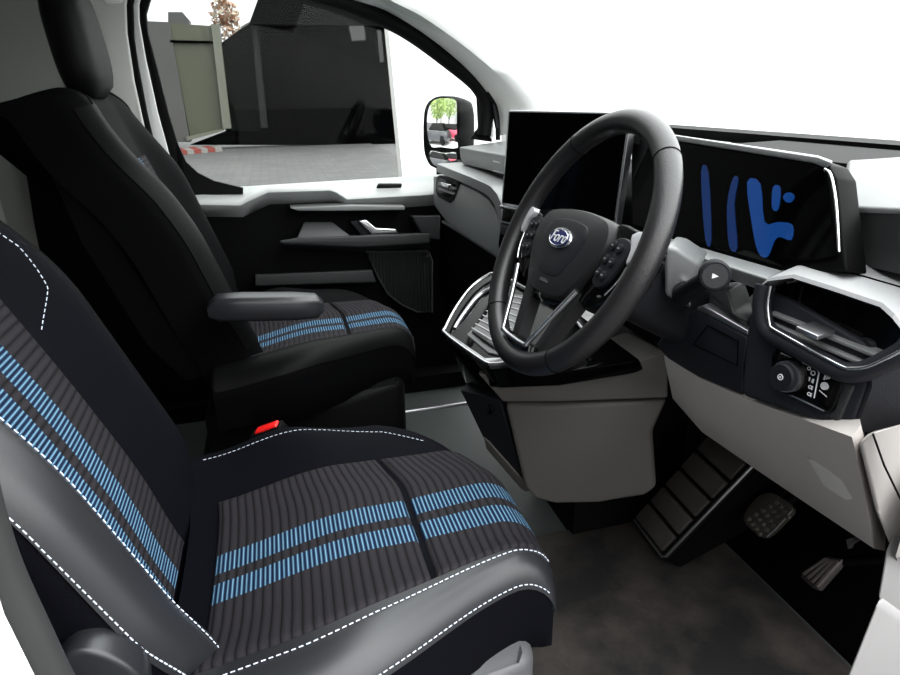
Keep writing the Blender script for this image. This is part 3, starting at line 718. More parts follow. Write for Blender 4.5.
# upper block
u1 = [Q(459, 147, .06), Q(505, 159, .06), Q(504, 178, .06), Q(462, 164, .06), Q(460, 158, .06)]
ub = hexa('upper_dash', [u1[0], V(.78, .15, .845), V(.78, .15, .79), u1[3], u1[4]], [V(1.20, .86, .885), V(1.20, .15, .885), V(1.2, .15, .75), V(1.2, .86, .75), V(1.2, .86, .80)], M['mid'], da, bevel=.005)
cv = slab('centre_vent', [Q(490, 157.5, .056), Q(506, 161, .056), Q(505, 178, .056), Q(489.5, 170, .056)], (.03, 0, 0), M['gloss'], da, bevel=.002)
for k in range(2): slab('vent_blade', [Q(493, 160.5+k*9.5, .052), Q(506, 164+k*9.5, .052), Q(506, 165+k*9.5, .052), Q(493, 161.6+k*9.5, .052)], (.02, 0, 0), M['silver'], cv)
# ledge
lu = [(437, 164), (452, 170), (470, 177), (486, 184), (491, 187), (497, 194), (501, 203), (502, 216)]
ll = [(437, 172), (452, 178), (470, 186), (484, 193), (489, 197), (494, 204), (498, 216), (500, 236)]
rings = []
for (a, b), (c, d) in zip(lu, ll):
    p = Q(a, b, 0); q = Q(c, d, .004); rings.append([p+V(.004, 0, .0015), p, q, q+V(.02, 0, 0), V(.80, q.y, q.z+.01), V(.80, p.y, p.z+.004)])
loft('ledge', rings, M['mid'], da, ang=40)
# face panel
fp = [(433, 176), (459, 183), (478, 192), (488, 200), (494, 212), (500, 232), (501, 260), (485, 250), (464, 236), (446, 222), (434, 206), (433, 198)]
slab('glovebox_panel', [Q(a, b, .016) for a, b in fp], (.10, 0, 0), M['mid'], da, bevel=.005)
slab('glovebox_lid', [Q(a, b, .05) for a, b in [(440, 220), (464, 236), (501, 262), (503, 330), (440, 290)]], (.10, 0, 0), M['black'], da, bevel=.006)
tube('lid_edge', [Q(a, b, .035) for a, b in [(443, 222), (458, 231), (480, 245), (500, 258)]], .0045, M['mid'], da, n=8)
# outer vent
vo = [(436, 177), (439, 175), (457, 181), (459, 184), (453, 200), (449, 203), (438, 197), (435, 192)]
va = slab('side_vent', [Q(a, b, .012) for a, b in vo], (.03, 0, 0), M['dark'], da, bevel=.003)
slab('vent_opening', [Q(a, b, .010) for a, b in [(438.5, 179), (440, 178), (454, 183), (455.5, 185), (451, 196), (448, 197.5), (439, 193), (437.5, 190)]], (.01, 0, 0), M['gloss'], va)
for k, yy in enumerate((183.5, 188.5)):
    slab('vent_blade', [Q(438.5, yy-1, .004), Q(454-k*1.5, yy+4, .004), Q(454-k*1.5, yy+6, .004), Q(438.5, yy+1, .004)], (.01, 0, 0), M['mid'], va)
slab('vent_tab', [Q(440, 182, -.006), Q(449, 184.5, -.006), Q(448, 189, -.006), Q(443, 187, -.006)], (.012, 0, 0), M['chrome'], va, bevel=.002)

# ---- driver side
# hump behind the vent pod
hexa('upper_dash', [X(842, 212, .76), X(905, 214, .72), X(960, 216, .69), X(960, 300, .69), X(905, 275, .72), X(848, 262, .76)],
     [X(842, 212, .76)+V(.10, 0, .0), X(905, 214, .72)+V(.1, 0, .0), X(960, 216, .69)+V(.1, 0, 0), X(960, 300, .69)+V(.1, 0, 0), X(905, 275, .72)+V(.1, 0, 0), X(848, 262, .76)+V(.1, 0, 0)], M['midd'], da)
hexa('upper_dash_top', [X(840, 213, .758), X(905, 215, .718), X(965, 217, .688), X(965, 209, .688), X(905, 208, .718), X(846, 206, .758)],
     [X(846, 166, .95), X(900, 160, 1.0), X(1000, 168, 1.0), X(1000, 164, 1.0), X(905, 157, 1.0), X(850, 160, .95)], mat('dash_top_grey', (.15, .152, .155), .5, bump=.3, bscale=800), da, bevel=.004)
slab('cowl_strip', [V(.99, -.75, .885), V(1.20, -.75, .89), V(1.20, .0, .89), V(.99, .0, .885)], (0, 0, .008), M['black'], da)
# vent pod: fascia, side, hood
FPn = (V(.655, -.65, .7), (-1, -.12, .12))
def F(px, py, o=0): return PL(px, py, FPn[0]+V(o, 0, 0), FPn[1])
fas = [(747, 322), (752, 300), (765, 290), (790, 300), (868, 345), (868, 386), (851, 434), (846, 432), (790, 412), (742, 396), (741, 385)]
slab('fascia', [F(a, b, .0) for a, b in fas], (.08, 0, 0), M['navy'], da, bevel=.006)
c1 = F(868, 340, .0); c2 = F(868, 386, 0); c3 = F(851, 434, 0)
ext = V(.085, -.05, 0)
hexa('end_panel', [c1, c2, c3, c3+V(.07, -.035, .005), c2+V(.07, -.04, .0), c1+V(.07, -.04, 0)],
     [p+V(.02, .06, 0) for p in (c1, c2, c3, c3+V(.07, -.035, .005), c2+V(.07, -.04, .0), c1+V(.07, -.04, 0))], M['dark'], da, bevel=.004)
# pod frame (thick lower rim) and recess
rimp = [(765, 286), (762, 305), (764, 324), (770, 334), (782, 341), (835, 370), (850, 374), (866, 372), (884, 364), (905, 352), (920, 335)]
rimw = spline([F(a, b-1.5, -.010) for a, b in rimp], 5)
pv = tube('vent_frame', rimw, .0105, M['navy'], da, n=12)
inn = spline([F(a+(5.5 if b < 330 else 2.5), b-(0 if b < 325 else 5.5), -.019) for a, b in rimp], 5)
tube('vent_trim', inn, .0022, M['chrome'], pv, n=8)
slab('vent_recess', [F(a, b, .006) for a, b in [(765, 288), (795, 282), (880, 309), (925, 330), (905, 352), (866, 372), (835, 370), (770, 336)]], (.01, 0, 0), M['gloss'], pv)
def vane(name, pts, dpt, m, par, th=.004):
    f = [F(a, b, -.006) for a, b in pts]; return hexa(name, [f[0], f[1], f[1]-V(0, 0, th), f[0]-V(0, 0, th)], [f[0]+V(dpt, 0, .010), f[1]+V(dpt, 0, .010), f[1]+V(dpt, 0, .010-th), f[0]+V(dpt, 0, .010-th)], m, par, bevel=.001)
vane('vent_vane', [(770, 312), (886, 359)], .05, M['mid'], pv); vane('vent_vane', [(769, 323), (872, 367)], .05, M['mid'], pv)
tb = [F(796, 326, -.030), F(818, 336, -.030), F(836, 330, -.006), F(814, 321, -.006)]
slab('vent_tab', tb, (0, 0, -.005), M['silver'], pv, bevel=.001)
# hood over the vents
lip = [(760, 287), (768, 281), (792, 278), (836, 292), (880, 307), (892, 318), (906, 336)]
bak = [(768, 277), (784, 271), (803, 263), (850, 273), (905, 289), (935, 303), (960, 330)]
bk2 = [(790, 266), (806, 261), (822, 258), (870, 262), (905, 276), (945, 290), (970, 320)]
rings = []
for i in range(7):
    l = F(*lip[i], -.020 if 0 < i < 6 else -.008); b1 = F(*bak[i], .03); b2 = F(*bk2[i], .09)
    rings.append([l, l+V(.002, 0, .004), b1, b2, b2-V(0, 0, .03), l+V(.055, .0, .004)])
loft('vent_hood', rings, mat('hood_grey', (.36, .365, .37), .38, bump=.12, bscale=900), da, ang=30)
tube('hood_seam', [F(*p, .03)+V(0, 0, .0008) for p in bak[2:]], .0009, M['black'], da, n=6)
# light switch panel
sp_ = [(771, 356), (775, 349), (780, 348), (838, 376), (842, 381), (841, 388), (833, 409), (828, 412), (822, 412), (774, 388), (771, 383)]
swp = slab('switch_panel', [F(a, b, -.004) for a, b in sp_], (.02, 0, 0), M['gloss'], da, bevel=.002)
tube('panel_trim', [F(a, b, -.005) for a, b in [(772, 383), (776, 388), (824, 411)]], .0011, M['silver'], swp, n=6)
tube('panel_trim', [F(a, b, -.005) for a, b in [(781, 353), (817, 369), (819, 373), (814, 398)]], .0007, M['icon'], swp, n=6)
slab('panel_surround', [F(a, b, -.002) for a, b in [(842, 380), (854, 386), (838, 424), (826, 416), (834, 409)]], (.015, 0, 0), M['midd'], swp, bevel=.003)
fn = Vector(FPn[1]).normalized(); kc = F(792, 376, -.004)
kn = cyl('light_switch_knob', kc, fn, .0165, .0155, .018, M['dark'], swp, n=36, e=.002)
cyl('knob_ring', kc, fn, .0175, .0175, .011, M['silver'], kn, n=36)
cyl('knob_base', kc, fn, .021, .021, .003, M['gloss'], kn, n=36)
fr_ = V(0, -1, 0); fr_ = (fr_-fn*fr_.dot(fn)).normalized(); fu = fr_.cross(fn)*-1
if fu.z < 0: fu = -fu
def ring_data(c, r, w):
    return tube_data([Vector(c)+fr_*(r*cos(a))+fu*(r*sin(a)) for a in [2*pi*k/16 for k in range(16)]], w, 5, True)
kf = kc+fn*.0184
multi('knob_symbol', [ring_data(kf, .003, .0006), slabdata([kf+fr_*-.0012+fu*-.0012, kf+fr_*.0012+fu*-.0012, kf+fr_*.0012+fu*.0012, kf+fr_*-.0012+fu*.0012], fn*.0004)], M['icon'], kn)
ic = []
for k, (a, b) in enumerate([(809, 368.5), (813, 373), (811, 380), (810, 387), (809, 394)]):
    c = F(a, b, -.0045)
    if k in (0, 1): ic.append(ring_data(c, .0024 if k else .0018, .0005))
    elif k == 2:
        ic += [slabdata([c+fr_*s*.0012+fu*-.002, c+fr_*s*.0036+fu*-.0025, c+fr_*s*.0036+fu*.0025, c+fr_*s*.0012+fu*.002], fn*.0004) for s in (-1, 1)]
    else:
        ic += [ring_data(c, .0017, .0005), slabdata([c+fr_*.002+fu*-.0022, c+fr_*.0034+fu*-.0022, c+fr_*.0034+fu*.0022, c+fr_*.002+fu*.0022], fn*.0004)]
c = F(827, 377, -.0045); ic += [slabdata([c+fr_*-.003+fu*-.004, c+fr_*-.001+fu*-.004, c+fr_*-.001+fu*.004, c+fr_*-.003+fu*.004], fn*.0004), slabdata([c+fu*-.003, c+fr_*.004, c+fu*.003], fn*.0004)]
c = F(825, 386, -.0045); ic += [cyl_data(c, fn, .0042, .0042, .0015, 16)]
c = F(823, 394, -.0045); ic += [slabdata([c+fr_*-.005+fu*.0015, c+fr_*.005+fu*-.0015, c+fr_*.005+fu*-.0005, c+fr_*-.005+fu*.0025], fn*.0004)]
multi('switch_symbols', ic, M['icon'], swp)

# knee bolster, light grey
row_t = [Y(664, 356, -.42), Y(700, 378, -.50), Y(742, 397, -.60), Y(800, 418, -.69), Y(852, 437, -.775)]
row_b = [Y(682, 398, -.33), Y(710, 432, -.39), Y(760, 467, -.46), Y(820, 508, -.61), Y(885, 551, -.745)]
rings = []
for k in range(5):
    t, b = row_t[k], row_b[k]; m1 = t.lerp(b, .07)+V(-.004, -.004, .0); m2 = t.lerp(b, .85)+V(-.02, -.01, -.004)
    rings.append([t+V(.02, .01, .004), t, m1, t.lerp(b, .5)+V(-.014, -.008, 0), m2, b, b+V(.03, .03, .02), t+V(.06, .05, .0)])
kb = loft('knee_panel', rings, M['light'], da, ang=40)
e1, e2 = row_t[4], row_b[4]
ep = [e1+V(-.004, -.012, 0), Y(872, 433, -.797), Y(905, 424, -.802), Y(940, 415, -.802), Y(940, 570, -.80), Y(900, 558, -.797), e2+V(-.004, -.02, 0), e1.lerp(e2, .5)+V(-.012, -.018, 0)]
hexa('end_cap', ep, [p+V(.05, .04, -.03) for p in ep], M['light'], da, bevel=.004)
tube('end_cap_seam', [Y(873, 434, -.797), Y(884, 465, -.799), Y(901, 500, -.802)], .0011, M['black'], da, n=6)
# fine perforated patch on the panel
def KP(px, py):
    d = ray(px, py); best = PL(px, py, row_t[4].lerp(row_b[4], .5)*.5+row_t[3].lerp(row_b[3], .5)*.5+V(-.026, -.016, 0), (row_t[4]-row_t[3]).cross(row_b[3]-row_t[3])); return best
from mathutils.bvhtree import BVHTree
_bv = BVHTree.FromPolygons([v.co.copy() for v in kb.data.vertices], [tuple(p.vertices) for p in kb.data.polygons])
def KP(px, py):
    d = ray(px, py).normalized(); h = _bv.ray_cast(CAM, d); return (h[0] if h[0] is not None else CAM+d*.9)-d*.0045
slab('sensor_patch', [KP(a, b) for a, b in [(806, 458), (815, 461), (830, 471), (842, 480), (853, 499), (846, 500), (824, 486)]], ray(830, 480).normalized()*.006, mat('perforated_grey', (.80, .77, .75), .6, bump=.3, bscale=2500), da)
# steering column shroud and lower column panel
slab('column_panel', [Y(a, b, y) for a, b, y in [(655, 345, -.40), (676, 318, -.45), (697, 309, -.50), (748, 336, -.59), (741, 372, -.60), (742, 396, -.60), (700, 378, -.50), (668, 360, -.43)]], (.10, .03, 0), M['navy'], da, bevel=.005)
tube('panel_groove', [Y(a, b, y)+V(-.0015, 0, .001) for a, b, y in [(709, 326, -.52), (739, 342, -.58), (738, 366, -.595), (694, 345, -.50)]], .0012, M['black'], da, n=6, closed=True)
slab('column_ledge', [Y(a, b, y) for a, b, y in [(697, 307, -.50), (703, 305, -.51), (748, 331, -.59), (748, 336, -.59), (697, 310, -.50)]], (.06, .02, .0), M['silver'], da, bevel=.002)
slab('column_pocket', [Y(a, b, y) for a, b, y in [(708, 305, -.50), (710, 292, -.50), (728, 290, -.53), (735, 312, -.56), (748, 320, -.58), (747, 330, -.58)]], (.05, .03, 0), M['midd'], da, bevel=.003)
slab('pod_bracket', [X(748, 298, .69), X(752, 294, .69), X(760, 297, .685), X(758, 325, .68), X(752, 312, .685)], (.03, 0, 0), M['light'], da, bevel=.002)

# ================================================================== displays
CP = (V(.72, -.45, .87), (-1, .147, .23))
def K(px, py, o=0): return PL(px, py, CP[0]+V(o, 0, 0), CP[1])
ic_ = thing('instrument_display', (.75, -.42, .78), 'wide black driver display with blue glow behind the steering wheel', 'display')
op = [(631, 130), (680, 139), (815, 160), (828, 165), (836, 178), (845, 262), (846, 272), (780, 270), (680, 240), (631, 226)]
slab('bezel', [K(a, b, .004) for a, b in op], (.03, 0, -.005), M['black'], ic_, bevel=.003)
slab('screen', [K(a, b, .001) for a, b in [(633, 135), (680, 143), (812, 164), (824, 170), (836, 256), (780, 266), (682, 237), (633, 224)]], (.004, 0, 0), M['screen'], ic_)
hexa('top_frame', [K(650, 131, -.004), K(680, 136, -.004), K(818, 157, -.004), K(833, 163, -.004), K(826, 168, -.002), K(813, 163, -.002), K(680, 141.5, -.002), K(650, 136.5, -.002)],
     [K(650, 130.5, .05), K(680, 135.5, .05), K(818, 155.5, .05), K(833, 161, .05), K(826, 168, .03), K(813, 163, .03), K(680, 141.5, .03), K(650, 136.5, .03)], M['mid'], ic_, bevel=.0015)
tube('side_trim', spline([K(a, b, -.003) for a, b in [(825, 169), (831, 176), (836, 205), (839, 252)]], 5), .0016, M['chrome'], ic_, n=8)
sh = [[(701, 172), (708, 173), (711, 240), (705, 238)], [(733, 178), (738, 180), (734, 205), (737, 248), (729, 246), (727, 205)]]
sh2 = [[(747, 182), (760, 184), (764, 222), (778, 222), (792, 225), (791, 240), (780, 237), (774, 241), (767, 257), (758, 252), (752, 225)], [(773, 187), (780, 188), (778, 209), (772, 208)], [(783, 197), (786, 193), (791, 193), (794, 197), (791, 202), (786, 202)]]
multi('display_graphic', [slabdata([K(v.x, v.y, 0) for v in spline([V(a, b, 0) for a, b in s], 3, True)], (.001, 0, 0)) for s in sh], M['display2'], ic_)
multi('display_graphic', [slabdata([K(v.x, v.y, 0) for v in spline([V(a, b, 0) for a, b in s], 3, True)], (.001, 0, 0)) for s in sh2], M['display'], ic_)
slab('lower_shelf', [K(660, 234, -.002), K(680, 241, -.002), K(782, 270, -.002), K(767, 279, -.03), K(678, 250, -.03), K(660, 243, -.03)], (.01, 0, -.02), M['mid'], ic_, bevel=.003)

ts = thing('touchscreen', (.68, .05, .77), 'upright black tablet style touchscreen at the centre of the dash', 'display')
tO = X(508, 110, .644); tr_ = V(.11, -.30, 0).normalized(); td = V(-.012, 0, -.197).normalized(); tn = tr_.cross(td)
if tn.x > 0: tn = -tn
def T(u, v, o=0): return tO+tr_*u+td*v+tn*o
slab('casing', [T(.004, 0), T(.340, 0), T(.344, .004), T(.344, .205), T(.340, .209), T(.004, .209), T(0, .205), T(0, .004)], tn*-.018, M['silver'], ts, bevel=.002)
slab('screen', [T(.007, .004, .0015), T(.338, .004, .0015), T(.338, .204, .0015), T(.007, .204, .0015)], tn*-.004, M['screen'], ts)
slab('stand', [T(.05, .05, -.018), T(.30, .05, -.018), T(.30, .25, -.018), T(.05, .25, -.018)], tn*-.03, M['black'], ts)
# centre stack below the screen
cs = slab('centre_stack', [T(.012, .212, .006), T(.34, .212, .006), T(.34, .30, .012), T(.31, .34, .015), T(.03, .34, .015), T(.012, .30, .012)], tn*-.06, M['gloss'], da, bevel=.004)
slab('stack_trim', [T(.008, .209, .012), T(.30, .209, .012), T(.30, .217, .012), T(.008, .217, .012)], tn*-.012, M['chrome'], cs, bevel=.001)
slab('stack_trim', [T(.016, .245, .012), T(.28, .245, .012), T(.28, .2475, .012), T(.016, .2475, .012)], tn*-.012, M['silver'], cs)
for k in range(5): slab('stack_button', [T(.02+k*.055, .255, .013), T(.065+k*.055, .255, .013), T(.065+k*.055, .275, .015), T(.02+k*.055, .275, .015)], tn*-.012, M['dark'], cs, bevel=.001)

# ================================================================== centre console
cc = thing('centre_console', (.7, 0, .15), 'grey centre console with ribbed phone tray in a silver rim', 'console')
TP = (V(.50, 0, .505), (-.60, .0, 1))
def C(px, py, o=0): return PL(px, py, TP[0]+V(0, 0, o), TP[1])
tro = [(446, 334), (446, 327), (456, 308), (470, 289), (485, 277), (498, 274), (531, 291), (560, 308), (585, 335), (548, 352), (512, 361), (495, 364), (482, 360)]
tray = slab('tray_base', [C(v.x, v.y, -.012) for v in spline([V(a, b, 0) for a, b in tro], 3, True)], (.02, 0, -.05), M['gloss'], cc)
tube('tray_rim', spline([C(a, b) for a, b in tro], 5, True), .0042, M['chrome'], cc, n=10, closed=True)
slab('rim_front', [C(446, 331, .003), C(450, 334, .003), C(485, 358, .003), C(512, 357, .003), C(510, 362, -.001), C(490, 364, -.001), C(475, 356, -.001), C(447, 336, -.001)], (0, 0, -.012), M['chrome'], cc, bevel=.001)
tube('inner_rim', spline([C(a, b, -.008) for a, b in [(455, 329), (463, 316), (480, 295), (497, 287)]], 5), .006, M['silver'], cc, n=8)
mt = slab('tray_mat', [C(a, b, -.006) for a, b in [(463, 331), (480, 314), (500, 292), (532, 296), (520, 330), (512, 357), (488, 352)]], (0, 0, -.004), M['rim'], cc, bevel=.001)
rb = []
for k in range(9):
    t = k/8; a = (472+(501-472)*t, 328-(328-294)*t); b = (500+(531-500)*t, 345-(345-300)*t); rb.append(tube_data([C(*a, -.005), C(*b, -.005)], .0019, 6))
multi('mat_ribs', rb, mat('tray_rubber_rib', (.5, .5, .5), .45), mt)
tube('tray_slot', [C(473, 332, -.004), C(484, 340, -.004), C(498, 350, -.004)], [.003, .005, .003], M['gloss'], mt)
# console body
hexa('console_top', [Y(447, 338, .10), Y(470, 352, .0), Y(496, 366, -.08), Y(560, 372, -.15), Y(640, 360, -.16), Y(560, 300, .05), Y(497, 284, .18)],
     [Y(466, 384, .10), Y(480, 386, .0), Y(500, 388, -.08), Y(560, 386, -.13), Y(645, 372, -.15), Y(600, 340, .05), Y(520, 320, .18)], M['gloss'], cc, bevel=.004)
hexa('console_side', [Y(478, 374, -.035), Y(560, 384, -.10), Y(668, 352, -.16), Y(668, 398, -.19), Y(560, 402, -.11), Y(503, 402, -.05)],
     [Y(478, 374, -.035)+V(.06, .12, 0), Y(560, 384, -.10)+V(.06, .14, 0), Y(668, 352, -.16)+V(.06, .16, 0), Y(668, 398, -.19)+V(.06, .16, 0), Y(560, 402, -.11)+V(.06, .14, 0), Y(503, 402, -.05)+V(.06, .12, 0)], M['taupe'], cc, bevel=.004)
lo = [Y(505, 405, -.05), Y(560, 405, -.11), Y(668, 400, -.19), Y(653, 432, -.195), Y(657, 488, -.20), Y(645, 497, -.195), Y(600, 503, -.15), Y(556, 505, -.115), Y(535, 500, -.10), Y(524, 488, -.085)]
hexa('console_lower', lo, [p+V(.06, .13, .0) for p in lo], M['taupe'], cc, bevel=.012)
re_ = [Y(460, 390, .06), Y(500, 400, -.03), Y(526, 490, -.06), Y(522, 488, -.03), Y(487, 446, .03)]
hexa('rear_face', re_, [p+V(.08, .10, 0) for p in re_], M['dark'], cc, bevel=.003)
slab('rear_edge', [Y(483, 437, .03), Y(489, 441, .02), Y(525, 482, -.062), Y(527, 493, -.066), Y(521, 489, -.04), Y(486, 449, .028)], (.02, .02, 0), M['taupe'], cc, bevel=.003)
box('pedestal', (.72, -.08, 0), (1.0, .16, .40), M['black'], cc)
tube('socket', [Y(489, 404, .0)+V(.003, 0, 0), Y(493, 410, -.015), Y(490, 413, .0)], .004, M['gloss'], cc)

# ================================================================== steering wheel
WC = V(.5, -.42, .8135); WT = .4807
sw = thing('steering_wheel', WC, 'black leather steering wheel with blue oval badge in front of the driver seat', 'steering wheel')
wn = V(-cos(WT), 0, sin(WT)); wr_ = V(0, -1, 0); wu = V(sin(WT), 0, cos(WT))
def Wl(a, b, o=0): return WC+wr_*a+wu*b+wn*o
R0, RT = .1735, .0158
def rim_pt(t):   # slightly flattened at the bottom
    x, y = cos(t), sin(t); r = R0
    return Wl(x*r, y*r, 0)
NR = 120
tube('rim', [rim_pt(2*pi*k/NR) for k in range(NR)], [RT*(1+.10*max(0, 1-abs(((k/NR*360-a+180) % 360)-180)/14) if (a := (38 if k < NR/2 and k/NR < .25 else (142 if k < NR/2 else 0))) else RT) if False else RT for k in range(NR)], M['wheel'], sw, n=18, closed=True)
for deg in (50, 130, 232, 308):
    t = radians(deg); c = rim_pt(t); tg = (rim_pt(t+.01)-c).normalized(); rd = (c-WC-wn*(c-WC).dot(wn)).normalized()
    tube('rim_seam', [c+rd*(RT*1.01*cos(a))+wn*(RT*1.01*sin(a)) for a in [2*pi*k/24 for k in range(24)]], .0008, M['black'], sw, n=5, closed=True)
RO = radians(4)
def H(a, b, o=0):
    return Wl(a*cos(RO)-b*sin(RO)-.004, a*sin(RO)+b*cos(RO), o-.013)
def dome(name, outline, o0, o1, crown, m, parent, inset=.82):
    """padded plate: outline lofted to a smaller crowned top"""
    ol = [Vector((a, b, 0)) for a, b in outline]; cen = sum(ol, Vector())/len(ol); rings = []
    for s, o in ((1, o0), (1.0, o0+(o1-o0)*.55), (.985, o0+(o1-o0)*.85), (.95, o1), (inset, o1+crown*.6), (inset*.55, o1+crown), (.02, o1+crown)):
        rings.append([H(cen.x+(v.x-cen.x)*s, cen.y+(v.y-cen.y)*s, o) for v in ol])
    return loft(name, rings, m, parent, ang=32)
pad = [(-.100, .010), (-.088, .034), (-.06, .043), (0, .047), (.06, .043), (.088, .034), (.100, .010), (.088, -.025), (.060, -.066), (.04, -.076), (0, -.079), (-.04, -.076), (-.060, -.066), (-.088, -.025)]
pad = [(v.x, v.y) for v in spline([V(a, b, 0) for a, b in pad], 4, True)]
hp = dome('airbag_cover', pad, -.02, .018, .006, M['hub'], sw)
inn_ = [(a*.60, (b+.016)*.66-.016+.004) for a, b in pad]
dome('cover_centre', inn_, .012, .024, .002, M['dark'], hp)
# badge
ec = (.0, .0)
bd = dome('badge', [(ec[0]+.030*cos(a), ec[1]+.0150*sin(a)) for a in [2*pi*k/40 for k in range(40)]], .018, .0285, .001, M['chrome'], sw)
dome('badge_field', [(ec[0]+.0275*cos(a), ec[1]+.0130*sin(a)) for a in [2*pi*k/40 for k in range(40)]], .022, .0295, .0006, M['blue'], bd)
tube('badge_ring', [H(ec[0]+.0250*cos(a), ec[1]+.0112*sin(a), .0302) for a in [2*pi*k/40 for k in range(40)]], .0005, M['chrome'], bd, n=6, closed=True)
text('badge_lettering', 'Ford', .0225, H(ec[0], ec[1]+.0003, .0304), H(1, 0)-H(0, 0), H(0, 1)-H(0, 0), M['icon'], bd, shear=.35, depth=.0004)
text('cover_lettering', 'AIRBAG', .0072, H(.0, -.060, .0215), H(1, 0)-H(0, 0), H(0, 1)-H(0, 0), M['greyprint'], hp, depth=.0012)
# spokes: side spokes with button pods
for s in (-1, 1):
    so = [(s*.075, .034), (s*.120, .040), (s*.158, .030), (s*.166, .010), (s*.160, -.030), (s*.130, -.055), (s*.075, -.068)]
    sk = dome('spoke', [(v.x, v.y) for v in spline([V(a, b, 0) for a, b in so], 3, True)], -.018, .006, .003, M['gloss'], sw)
    po = [(s*.100, .020), (s*.128, .024), (s*.140, .010), (s*.128, -.030), (s*.112, -.042), (s*.094, -.036), (s*.096, -.010)]
    pd = dome('button_pod', [(v.x, v.y) for v in spline([V(a, b, 0) for a, b in po], 3, True)], .0, .013, .001, M['dark'], sk)
    for (ba_, bb_) in ((.108, .012), (.123, .010), (.106, -.006), (.120, -.008), (.104, -.024), (.116, -.026)):
        dome('button', [(s*ba_+.0052*cos(a), bb_+.0062*sin(a)) for a in [2*pi*k/12 for k in range(12)]], .010, .0165, .0006, M['dark'], pd)
    multi('button_symbols', [slabdata([H(s*ba_-.0022, bb_-.0007, .0172), H(s*ba_+.0022, bb_-.0007, .0172), H(s*ba_+.0022, bb_+.0009, .0172), H(s*ba_-.0022, bb_+.0009, .0172)], wn*.0003) for ba_, bb_ in ((.108, .012), (.123, .010), (.106, -.006), (.120, -.008), (.104, -.024), (.116, -.026))], mat('button_print', (.2, .2, .21), .5), pd)
    ao = [(s*.134, .030), (s*.158, .036), (s*.164, .018), (s*.150, -.006), (s*.145, .012)]
    dome('spoke_accent', [(v.x, v.y) for v in spline([V(a, b, 0) for a, b in ao], 3, True)], .0, .016, .001, M['accent'], sk)
    tube('spoke_trim', spline([H(s*.146, -.006, .010), H(s*.142, -.026, .010), H(s*.130, -.046, .010)], 5), .0018, M['chrome'], sk, n=6)
# lower open spoke with bright U trim
lsp = [(-.062, -.060), (-.040, -.070), (.040, -.070), (.062, -.060), (.052, -.110), (.040, -.160), (-.040, -.160), (-.052, -.110)]
for s in (-1, 1):
    pts = [(s*.052, -.060), (s*.082, -.052), (s*.070, -.085), (s*.046, -.150), (s*.030, -.160), (s*.026, -.150)]
    dome('lower_spoke', pts, -.012, .006, .002, M['hub'], sw)
cr = [(-.026, -.062), (.026, -.062), (.020, -.090), (-.020, -.090)]
dome('lower_spoke_bridge', [(-.05, -.060), (.05, -.060), (.044, -.090), (-.044, -.090)], -.014, .004, .002, M['gloss'], sw)
up_ = [(-.086, -.055), (-.064, -.095), (-.044, -.140), (-.034, -.149), (.034, -.149), (.044, -.140), (.068, -.100), (.096, -.055)]
tube('lower_spoke_trim', spline([H(a, b, .026) for a, b in up_], 4), .0038, M['chrome'], sw, n=8)
dome('lower_spoke_foot', [(-.040, -.146), (.040, -.146), (.050, -.166), (-.050, -.166)], -.002, .020, .001, M['gloss'], sw)
# column behind the wheel
col = thing('steering_column', WC+wn*-.05, 'grey steering column shroud behind the steering wheel', 'column')
rings = []
for o, a, b in ((-.022, .045, .040), (-.05, .052, .046), (-.10, .060, .050), (-.19, .062, .052), (-.24, .055, .05)):
    rings.append([Wl(a*math.copysign(abs(cos(t))**.6, cos(t)), -.012+b*math.copysign(abs(sin(t))**.6, sin(t)), o) for t in [2*pi*k/32 for k in range(32)]])
loft('shroud', rings, M['dark'], col, ang=60)
scp = [(664, 246), (677, 248), (701, 264), (694, 284), (681, 283), (675, 301), (664, 296)]
slab('shroud_cap', [Y(a, b, -.49-(a-664)*.0006) for a, b in scp], (.05, .05, 0), M['mid'], col, bevel=.006)

# indicator stalk
ik = thing('indicator_stalk', Wl(.06, 0, -.08), 'black stalk with round end knob right of the steering column', 'stalk')
ke = X(715, 276, .585); ks = X(682, 296, .615); ax = V(-.50, -.72, .12).normalized()
tube('stem', [ks+V(.03, .04, 0), ks, ke+ax*-.02], [.013, .013, .010], M['dark'], ik, n=14)
cyl('knob', ke+ax*-.026, ax, .0165, .0175, .026, M['dark'], ik, n=32, e=.002)
kk = cyl('knob_cap', ke, ax, .0135, .0135, .0012, M['midd'], ik, n=32)
r_ = V(0, 0, 1).cross(ax).normalized(); u_ = r_.cross(ax)
slab('knob_symbol', [ke+ax*.0014+r_*-.003+u_*.003, ke+ax*.0014+r_*-.003+u_*-.003, ke+ax*.0014+r_*.004], ax*.0004, M['icon'], ik)
hexa('stalk_collar', [X(676, 300, .62), X(681, 283, .62), X(692, 284, .62), X(690, 308, .62)], [X(676, 300, .66), X(681, 283, .66), X(692, 284, .66), X(690, 308, .66)], M['silver'], ik, bevel=.003)

